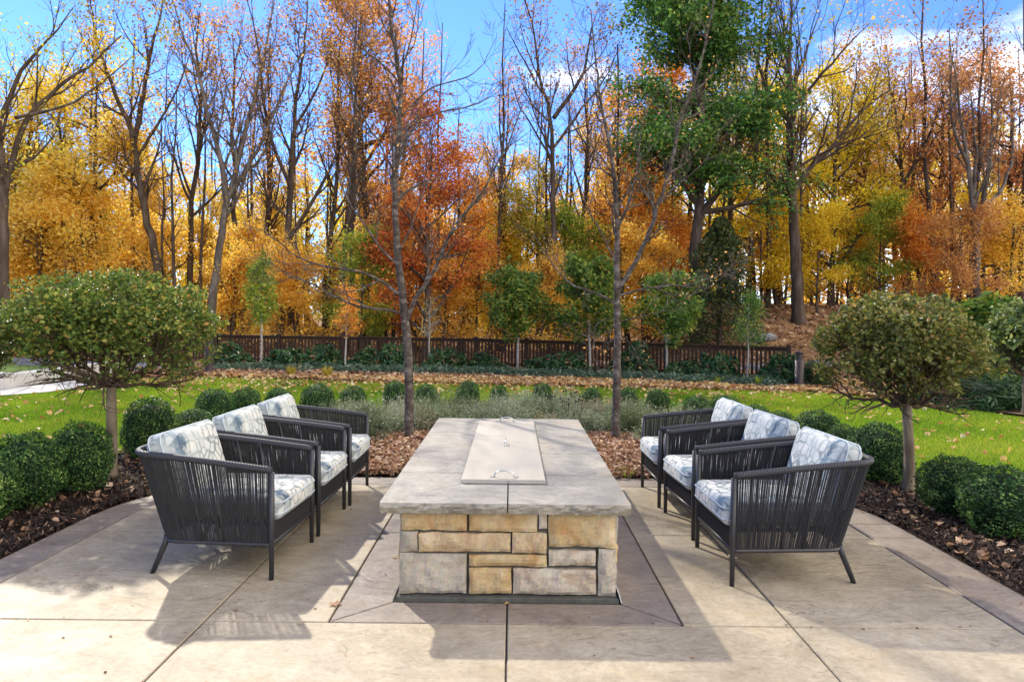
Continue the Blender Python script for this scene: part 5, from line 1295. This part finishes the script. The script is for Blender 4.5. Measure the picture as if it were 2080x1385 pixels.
# understory: small maples close behind the fence
U_ = [
 (70, 24, 'under_a', 1.1, 'gold', 'small golden maple behind the left part of the left globe tree'), (165, 25, 'under_b', 0.95, 'gold', 'small golden maple peeping over the top of the left globe tree'),
 (300, 26, 'under_b', 0.8, 'gold', 'small golden maple above the right half of the left globe tree'), (470, 25, 'under_a', 0.72, 'gold', 'small golden maple at the left start of the visible fence'),
 (505, 28, 'under_b', 0.78, 'gold', 'small golden maple behind the leftmost young tree'), (600, 24.5, 'under_a', 0.74, 'gold', 'low golden maple right of the leftmost young tree'),
 (665, 27, 'under_a', 0.8, 'gold', 'low golden maple behind the orange crowned young tree'), (735, 24, 'under_b', 0.68, 'lime', 'low lime yellow maple just left of the left bare tree fork'),
 (775, 28, 'under_b', 0.8, 'gold', 'low golden maple behind the left bare tree trunk'), (900, 24, 'under_a', 0.72, 'gold', 'low golden maple right of the left bare tree trunk'),
 (850, 27, 'under_b', 0.7, 'red', 'low red maple under the deep red maple'), (965, 26, 'under_a', 0.8, 'gold', 'low golden maple left of the first bushy green young tree'),
 (1030, 28, 'under_b', 0.85, 'yellow', 'low yellow maple behind the first bushy green young tree'), (1100, 24, 'under_a', 0.70, 'gold', 'low golden maple between the first two bushy green young trees'),
 (1165, 26, 'under_b', 0.85, 'lime', 'low lime yellow maple left of the right bare tree'), (1235, 27, 'under_a', 0.9, 'gold', 'low golden maple behind the right bare tree trunk'),
 (1300, 24, 'under_b', 0.72, 'gold', 'low golden maple right of the right bare tree trunk'), (1370, 26, 'under_a', 0.85, 'orange', 'low orange maple left of the dark evergreen'),
 (1540, 26, 'under_b', 0.72, 'yellow', 'low yellow maple right of the dark evergreen'), (1580, 29, 'under_a', 0.85, 'gold', 'low golden maple left of the massive dark trunk'),
 (1665, 25, 'under_b', 0.62, 'yellow', 'low yellow maple right of the massive dark trunk'), (1720, 28, 'under_a', 0.75, 'gold', 'low golden maple above the left side of the right globe tree'),
 (1790, 26, 'under_b', 0.66, 'lime', 'low lime yellow maple above the middle of the right globe tree'), (1870, 26, 'under_a', 0.75, 'orange', 'low orange maple above the right side of the right globe tree'),
 (1955, 24, 'under_b', 0.66, 'rust', 'low rust leaved maple left of the tall evergreen mass'), (2050, 26, 'under_a', 0.8, 'gold', 'low golden maple at the right edge above the evergreens'),
]
for t in U_: ft_tree(*t)
# dark conical evergreen
r = np.random.default_rng(61); n = 15000; t = r.random(n) ** 0.75; a = r.random(n) * 2 * PI
Hc = 4.6; rad = (1.75 * (1 - t) ** 0.7 + 0.1) * (0.9 + 1.0 * np.array([mnoise.noise(Vector((math.cos(x) * 2.2, math.sin(x) * 2.2, y * 9))) for x, y in zip(a, t)])) * (0.3 + 0.75 * r.random(n) ** 0.6)
P = np.stack([np.cos(a) * rad, np.sin(a) * rad, 0.35 + t * Hc - 0.12 * rad], 1)
V, Q, v = leaf_quads(r, P, 0.14, 'quad', 0.2, 0.35); cme = np_mesh('crown', V, Q, v=v)
w = Wood(); w.add(np.array([[(0, 0, 0), (0.02, 0, 2.0), (0, 0, 4.7)]]), np.array([[0.12, 0.08, 0.01]]), 6)
P_, R__ = sprout(r, np.array([[(0, 0, 0.3), (0.02, 0, 2.0), (0, 0, 4.7)]], float), np.array([[0.12, 0.08, 0.01]]), 40, 0.05, 1, (0.8, 1.2), (1.2, 1.6), 0.02, 0.1, 5, 0.35, 0.3, 0.7); w.add(P_, R__, 4)
pe = at(1462, 640, 22); place_tree('cedar_tree', w.mesh('trunk'), cme, (pe[0], 22, float(terrain(pe[0], 22)) - 0.05), 0, 0.84, M['bark_dark'], L['ever'], 'dark conical evergreen standing under the green oak', 'tree')
# thin saplings/trunks in the wood that can be told apart
wt = np.random.default_rng(62)
tmv = []
for k in range(3):
    w = Wood(); z = np.linspace(0, 1, 7); P = np.stack([np.cumsum(wt.normal(size=7) * 0.07), np.cumsum(wt.normal(size=7) * 0.07), z * 11.5], 1); P[0, :2] = 0; rr_ = (0.085 * (1 - z * 0.8)); w.add(P[None], rr_[None], 6)
    b = sprout(wt, P[None], rr_[None], 16, 0.3, 1, (0.8, 2.2), (0.4, 0.9), 0.25, 0.12, 5, 0.4, 0.3, 0.3); w.add(*b, 3)
    c = sprout(wt, b[0], b[1], 5, 0.2, 1, (0.3, 0.9), (0.4, 0.9), 0.2, 0.12, 4, 0.5, 0.4, 0.3); w.add(*c, 3)
    tmv.append(w.mesh('trunk'))
for k in range(84):
    px = 15 + k * 24.8 + wt.uniform(-11, 11); Y = wt.uniform(25, 38); p = at(px, 640, Y)
    o = link('slim_tree', tmv[k % 3], M['bark_dark'] if True else None); o.location = (p[0], Y, float(terrain(p[0], Y)) - 0.05); o.rotation_euler = (0, 0, wt.uniform(0, 6)); s = wt.uniform(0.7, 1.15); o.scale = (s * wt.uniform(0.8, 1.5), s, s)
    set_props(o, 'slim dark leafless trunk standing among the coloured maples behind the fence', 'tree', 'slim dark trunks in the woodland')
# the far wood: one mass of trunks and leaves
r = np.random.default_rng(63); n = 230; X = r.uniform(-48, 48, n); Y = r.uniform(38, 58, n); hz = r.uniform(6, 10.5, n)
w = Wood(); P = np.zeros((n, 4, 3)); base = terrain(X, Y)
for j in range(4):
    P[:, j, 0] = X + r.normal(size=n) * 0.15 * j; P[:, j, 1] = Y; P[:, j, 2] = base - 0.1 + hz * j / 3
Rr = r.uniform(0.08, 0.20, n)[:, None] * np.array([1, .85, .6, .2])[None]; w.add(P, Rr, 5)
b = sprout(r, P, Rr, 8, 0.35, 1, (1.2, 3.0), (0.4, 1.0), 0.2, 0.15, 4, 0.4, 0.3, 0.3); w.add(*b, 3)
fw = empty('far_wood', (0, 0, 0), label='far mass of golden woodland beyond the nearer trees', cat='woodland', kind='stuff')
link('trunks', w.mesh('far_trunks'), M['bark_dark'], fw, kind='stuff')
Pn = sample_on(r, b[0], 170000, 0.35, 0.1); nm = len(Pn); low = r.random(nm) < 0.6
Pn[low, 2] = terrain(Pn[low, 0], Pn[low, 1]) + r.random(low.sum()) * 5.5
key = np.array([mnoise.noise(Vector((p[0] * 0.16, p[1] * 0.16, p[2] * 0.22))) for p in Pn]) + r.normal(size=nm) * 0.05
for nm_, lm, lo, hi in (('gold_foliage', 'gold', -0.02, 0.16), ('yellow_foliage', 'yellow', -9, -0.02), ('orange_foliage', 'orange', 0.16, 9)):
    q = Pn[(key >= lo) & (key < hi)]; V, Q, v = leaf_quads(r, q, 0.29); link(nm_, np_mesh(nm_, V, Q, v=v), L[lm], fw, kind='stuff')

# ------------------------------------------------------------------ grass, leaves, chips, sage
r = np.random.default_rng(71)
def scatter(n, x0, x1, y0, y1, poly, holes=(), dens=None):
    X = r.uniform(x0, x1, n); Y = r.uniform(y0, y1, n); ok = inside(poly, X, Y)
    for h in holes: ok &= ~inside(h, X, Y)
    if dens is not None: ok &= r.random(n) < dens(X, Y)
    return X[ok], Y[ok]
X, Y = scatter(760000, -9.5, 8.3, 6.0, 16.6, LAWN, [BED], lambda x, y: np.clip(1.3 - (y - 6) * 0.06, 0.35, 1) * (np.abs(x) < 1.1 + y * 0.78))
n = len(X); a = r.random(n) * 2 * PI; h = r.uniform(0.025, 0.055, n); wd = r.uniform(0.0022, 0.004, n) * (0.6 + Y * 0.09)
ln = r.uniform(0.1, 0.7, n) * h; b = r.random(n) * 2 * PI; z0 = np.full(n, -0.022)
V = np.stack([np.stack([X - np.cos(a) * wd, Y - np.sin(a) * wd, z0], 1), np.stack([X + np.cos(a) * wd, Y + np.sin(a) * wd, z0], 1), np.stack([X + np.cos(b) * ln, Y + np.sin(b) * ln, z0 + h], 1)], 1).reshape(-1, 3)
link('grass', np_mesh('grass', V, None, np.arange(n * 3).reshape(n, 3), v=r.random(n)), L['grass'], kind='stuff', label='bright green lawn grass around the planting bed', cat='grass')
print('grass blades', n)
def litter(name, X, Y, Z, size, mat, label, lift=0.02):
    n = len(X); P = np.stack([X, Y, Z + r.random(n) * lift], 1)
    V, Q, v = leaf_quads(r, P, size, 'leaf', 1.6, 0.85); 
    return link(name, np_mesh(name, V, Q, v=v), mat, kind='stuff', label=label, cat='fallen leaves')
X, Y = scatter(9000, -9.5, 8.3, 6.0, 16.4, LAWN, [BED], lambda x, y: 0.15 + 0.85 * sstep(12.2, 15.4, y)); litter('fallen_leaves', X, Y, 0 * X + 0.01, 0.075, L['dead_pale'], 'pale fallen leaves scattered over the lawn')
X, Y = scatter(60000, -9, 9, 13.3, 19.5, LIT, (), lambda x, y: 0.9); litter('fallen_leaves', X[:26000], Y[:26000], 0 * X[:26000] + 0.005, 0.085, L['dead'], 'thick band of tan fallen leaves before the fence', 0.05)
X, Y = scatter(30000, -9, 9, 13.3, 16.5, LIT, (), None); litter('fallen_leaves', X[:9000], Y[:9000], 0 * X[:9000] + 0.02, 0.08, L['dead_pale'], 'light brown leaves on top of the leaf band', 0.05)
# leaves in the bed behind and beside the table
big_patio = grow_poly(PATIO, 0.02)
X, Y = scatter(40000, -2.6, 2.6, 6.4, 9.6, BED, [big_patio], lambda x, y: np.clip(1.15 - np.abs(x) * 0.28, 0.2, 1) * (1 - sstep(8.6, 9.6, y) * .6)); litter('fallen_leaves', X, Y, 0 * X + 0.01, 0.046, L['dead'], 'rust brown fallen leaves covering the bed around the two bare trees', 0.05)
X, Y = scatter(9000, -4.1, 4.0, 2.5, 8, BED, [big_patio], lambda x, y: 0.16 * (np.abs(x) > 2.4)); litter('fallen_leaves', X, Y, 0 * X + 0.025, 0.055, L['dead'], 'scattered tan leaves on the dark bark mulch', 0.02)
X = r.uniform(-22, 22, 42000); Y = 18.6 + r.random(42000) ** 1.5 * 24; fence_y = np.interp(X, [p[0] for p in FP], [p[1] for p in FP]); k_ = Y > fence_y + 0.3; X, Y = X[k_], Y[k_]
litter('fallen_leaves', X, Y, terrain(X, Y) + 0.01, 0.13, L['dead'], 'rust coloured leaves carpeting the woodland floor and slope beyond the fence', 0.06)
# bark chips
X, Y = scatter(120000, -4.1, 3.9, 2.6, 8.5, BED, [big_patio], lambda x, y: (np.abs(x) > 2.2) * np.clip(1.4 - (y - 3) * 0.2, 0.15, 1)); n = len(X)
P = np.stack([X, Y, r.random(n) * 0.035 + 0.004], 1); V, Q, v = leaf_quads(r, P, 0.045, 'quad', 1.0, 0.32, v=r.random(n) ** 1.5)
link('bark_mulch', np_mesh('bark_mulch', V, Q, v=v), L['chip'], kind='stuff', label='dark shredded bark mulch in the beds beside the patio', cat='mulch')
print('chips', n)
# sage / catmint mass behind the table
Vs = []; Qs = []; vs = []; o = 0
cl_ = []
for k in range(64):
    px = r.uniform(640, 1440); Yc = r.uniform(9.0, 10.6)
    if 1280 < px or px < 720: Yc = r.uniform(8.4, 10.2)
    cl_.append((at(px, 800, Yc)[0], Yc, r.uniform(0.30, 0.44), r.random()))
cl_ += [(-1.75, 8.3, 0.34, 0.3), (-1.5, 8.9, 0.4, 0.5), (-2.0, 8.8, 0.4, 0.9), (1.75, 8.5, 0.36, 0.6), (1.5, 9.0, 0.4, 0.2), (2.1, 8.6, 0.4, 0.8), (-0.8, 9.1, 0.32, 0.2), (0.8, 9.1, 0.34, 0.9), (0.5, 8.9, 0.3, 0.95), (-0.3, 9.0, 0.3, 0.15), (0.1, 9.0, 0.3, 0.3)]
for cx, cy, hh, tone in cl_:
    hh = hh * (0.52 + 0.34 * r.random()); n = 420; a = r.random(n) * 2 * PI; e = r.uniform(0.1, 1.4, n); ln = hh * r.uniform(0.5, 1.15, n) * 1.15
    D = np.stack([np.cos(a) * np.cos(e), np.sin(a) * np.cos(e), np.sin(e)], 1)
    S = np.stack([cx + r.normal(size=n) * 0.10, cy + r.normal(size=n) * 0.08, np.zeros(n)], 1)
    bend = r.normal(size=(n, 3)) * 0.05
    mid_ = S + D * (ln * 0.55)[:, None] + bend * 0.4; tip = S + D * ln[:, None] + bend
    wv_ = norm(np.cross(D, r.normal(size=(n, 3)))) * 0.0018
    V = np.stack([mid_ - wv_, mid_ + wv_, tip + wv_ * .4, tip - wv_ * .4, S * .5 + mid_ * .5 - wv_, S * .5 + mid_ * .5 + wv_], 1)
    b0 = np.arange(n)[:, None] * 6; Q = np.concatenate([b0 + np.array([0, 1, 2, 3]), b0 + np.array([4, 5, 1, 0])], 0); vv = np.clip(tone * 0.75 + r.random(n) * 0.3, 0, 1)
    Vs.append(V.reshape(-1, 3)); Qs.append(Q + o); vs.append(np.concatenate([vv, vv])); o += n * 6
    m_ = 2600; t_ = r.uniform(0.35, 1.0, m_)[:, None]; ix = r.integers(0, n, m_)
    Pl = S[ix] * (1 - t_) + tip[ix] * t_ + r.normal(size=(m_, 3)) * 0.012; Pl[:, 2] = np.abs(Pl[:, 2])
    V, Q, v = leaf_quads(r, Pl, 0.030, 'quad', 0.3, 0.45, v=np.clip(tone * 0.75 + r.random(m_) * 0.3, 0, 1)); Vs.append(V); Qs.append(Q + o); vs.append(v); o += len(V)
link('sage_ground_cover', np_mesh('sage_ground_cover', np.concatenate(Vs), np.concatenate(Qs), v=np.concatenate(vs)), L['sage'], kind='stuff', label='wispy grey green sage filling the bed behind the fire table', cat='ground cover')
# dark seed heads
sh = empty('coneflower_plant', tuple(at(1158, 838, 9.1) * np.array([1, 1, 0])), label='clump of dried stems with dark round seed heads behind the fire table', cat='plant')
rr2 = random.Random(6); m = MB(); m2 = MB()
for k in range(26):
    x, y = rr2.uniform(-.28, .28), rr2.uniform(-.12, .12); h = rr2.uniform(0.34, 0.56) - abs(x) * 0.3
    m.tube([(x * .4, y * .4, 0), (x * .8, y * .8, h * .6), (x, y, h)], 0.0022, 3, cap=False); m2 = MB(); m2.lathe([(0.003, -0.012), (0.012, -0.004), (0.013, 0.005), (0.004, 0.014)], 6, (x, y, h)); m2.build('seed_head', M['iron'], sh)
m.build('stems', M['bark_dark'], sh, kind='stuff')
# single leaves and bits on the patio
def patio_leaf(px, py, s, label, seed, mat='dead'):
    rr_ = random.Random(seed); g = G(px, py); V = [(0, 0, 0.10)]; n = 20
    for k in range(n):
        a = 2 * PI * k / n; rad = 1.0 if k % 4 == 0 else (0.42 if k % 4 == 2 else 0.66); rad *= rr_.uniform(0.85, 1.1)
        V.append((math.cos(a) * rad, math.sin(a) * rad, 0.12 + rr_.uniform(0, 0.5) * rad))
    Fc = [(0, 1 + k, 1 + (k + 1) % n) for k in range(n)]
    m = MB(); m.add([(x * s, y * s, z * s * 0.6) for x, y, z in V], Fc); me = m.mesh('fallen_leaf')
    at_ = me.attributes.new('v', 'FLOAT', 'FACE'); at_.data.foreach_set('value', [rr_.uniform(0.15, 0.7)] * n)
    o = link('fallen_leaf', me, L[mat], label=label, cat='leaf'); o.location = (g[0], g[1], 0.002); o.rotation_euler = (0, 0, rr_.random() * 6)
patio_leaf(680, 1228, 0.042, 'curled brown maple leaf on the joint left of the fire table', 1)
patio_leaf(1407, 1336, 0.014, 'small orange leaf on the slab at lower right', 2)
patio_leaf(1633, 1245, 0.012, 'tiny tan leaf in front of the nearest right chair', 3)
patio_leaf(480, 1240, 0.014, 'tiny rust leaf on the diagonal joint at lower left', 4)
patio_leaf(158, 1168, 0.014, 'tiny dark leaf near the left border slab', 5)
patio_leaf(1029, 1226, 0.022, 'pale leaf lying against the front of the fire table base', 6, 'dead_pale')
patio_leaf(640, 1236, 0.012, 'tiny brown leaf left of the curled maple leaf', 7)
patio_leaf(802, 1133, 0.020, 'pale leaf beside the left front corner of the fire table base', 8, 'dead_pale')

X, Y = scatter(900, OXL, OXR, 2.4, 6.4, PATIO, [[(FX0 - .03, FY0 - .03), (FX1 + .03, FY0 - .03), (FX1 + .03, 6.7), (FX0 - .03, 6.7)]], lambda x, y: 0.10 + 0.9 * (np.minimum(np.minimum(np.abs(x + 1.475), np.abs(x - 1.375)), np.minimum(np.abs(y - 3.46), np.abs(np.abs(x) - 2.72))) < 0.03))
litter('fallen_leaves', X, Y, 0 * X + 0.002, 0.013, L['dead'], 'tiny leaf crumbs and bark bits caught on the patio and in its joints', 0.004)

if 0: print(sum(len(p.vertices) - 2 for m in bpy.data.meshes for p in m.polygons))
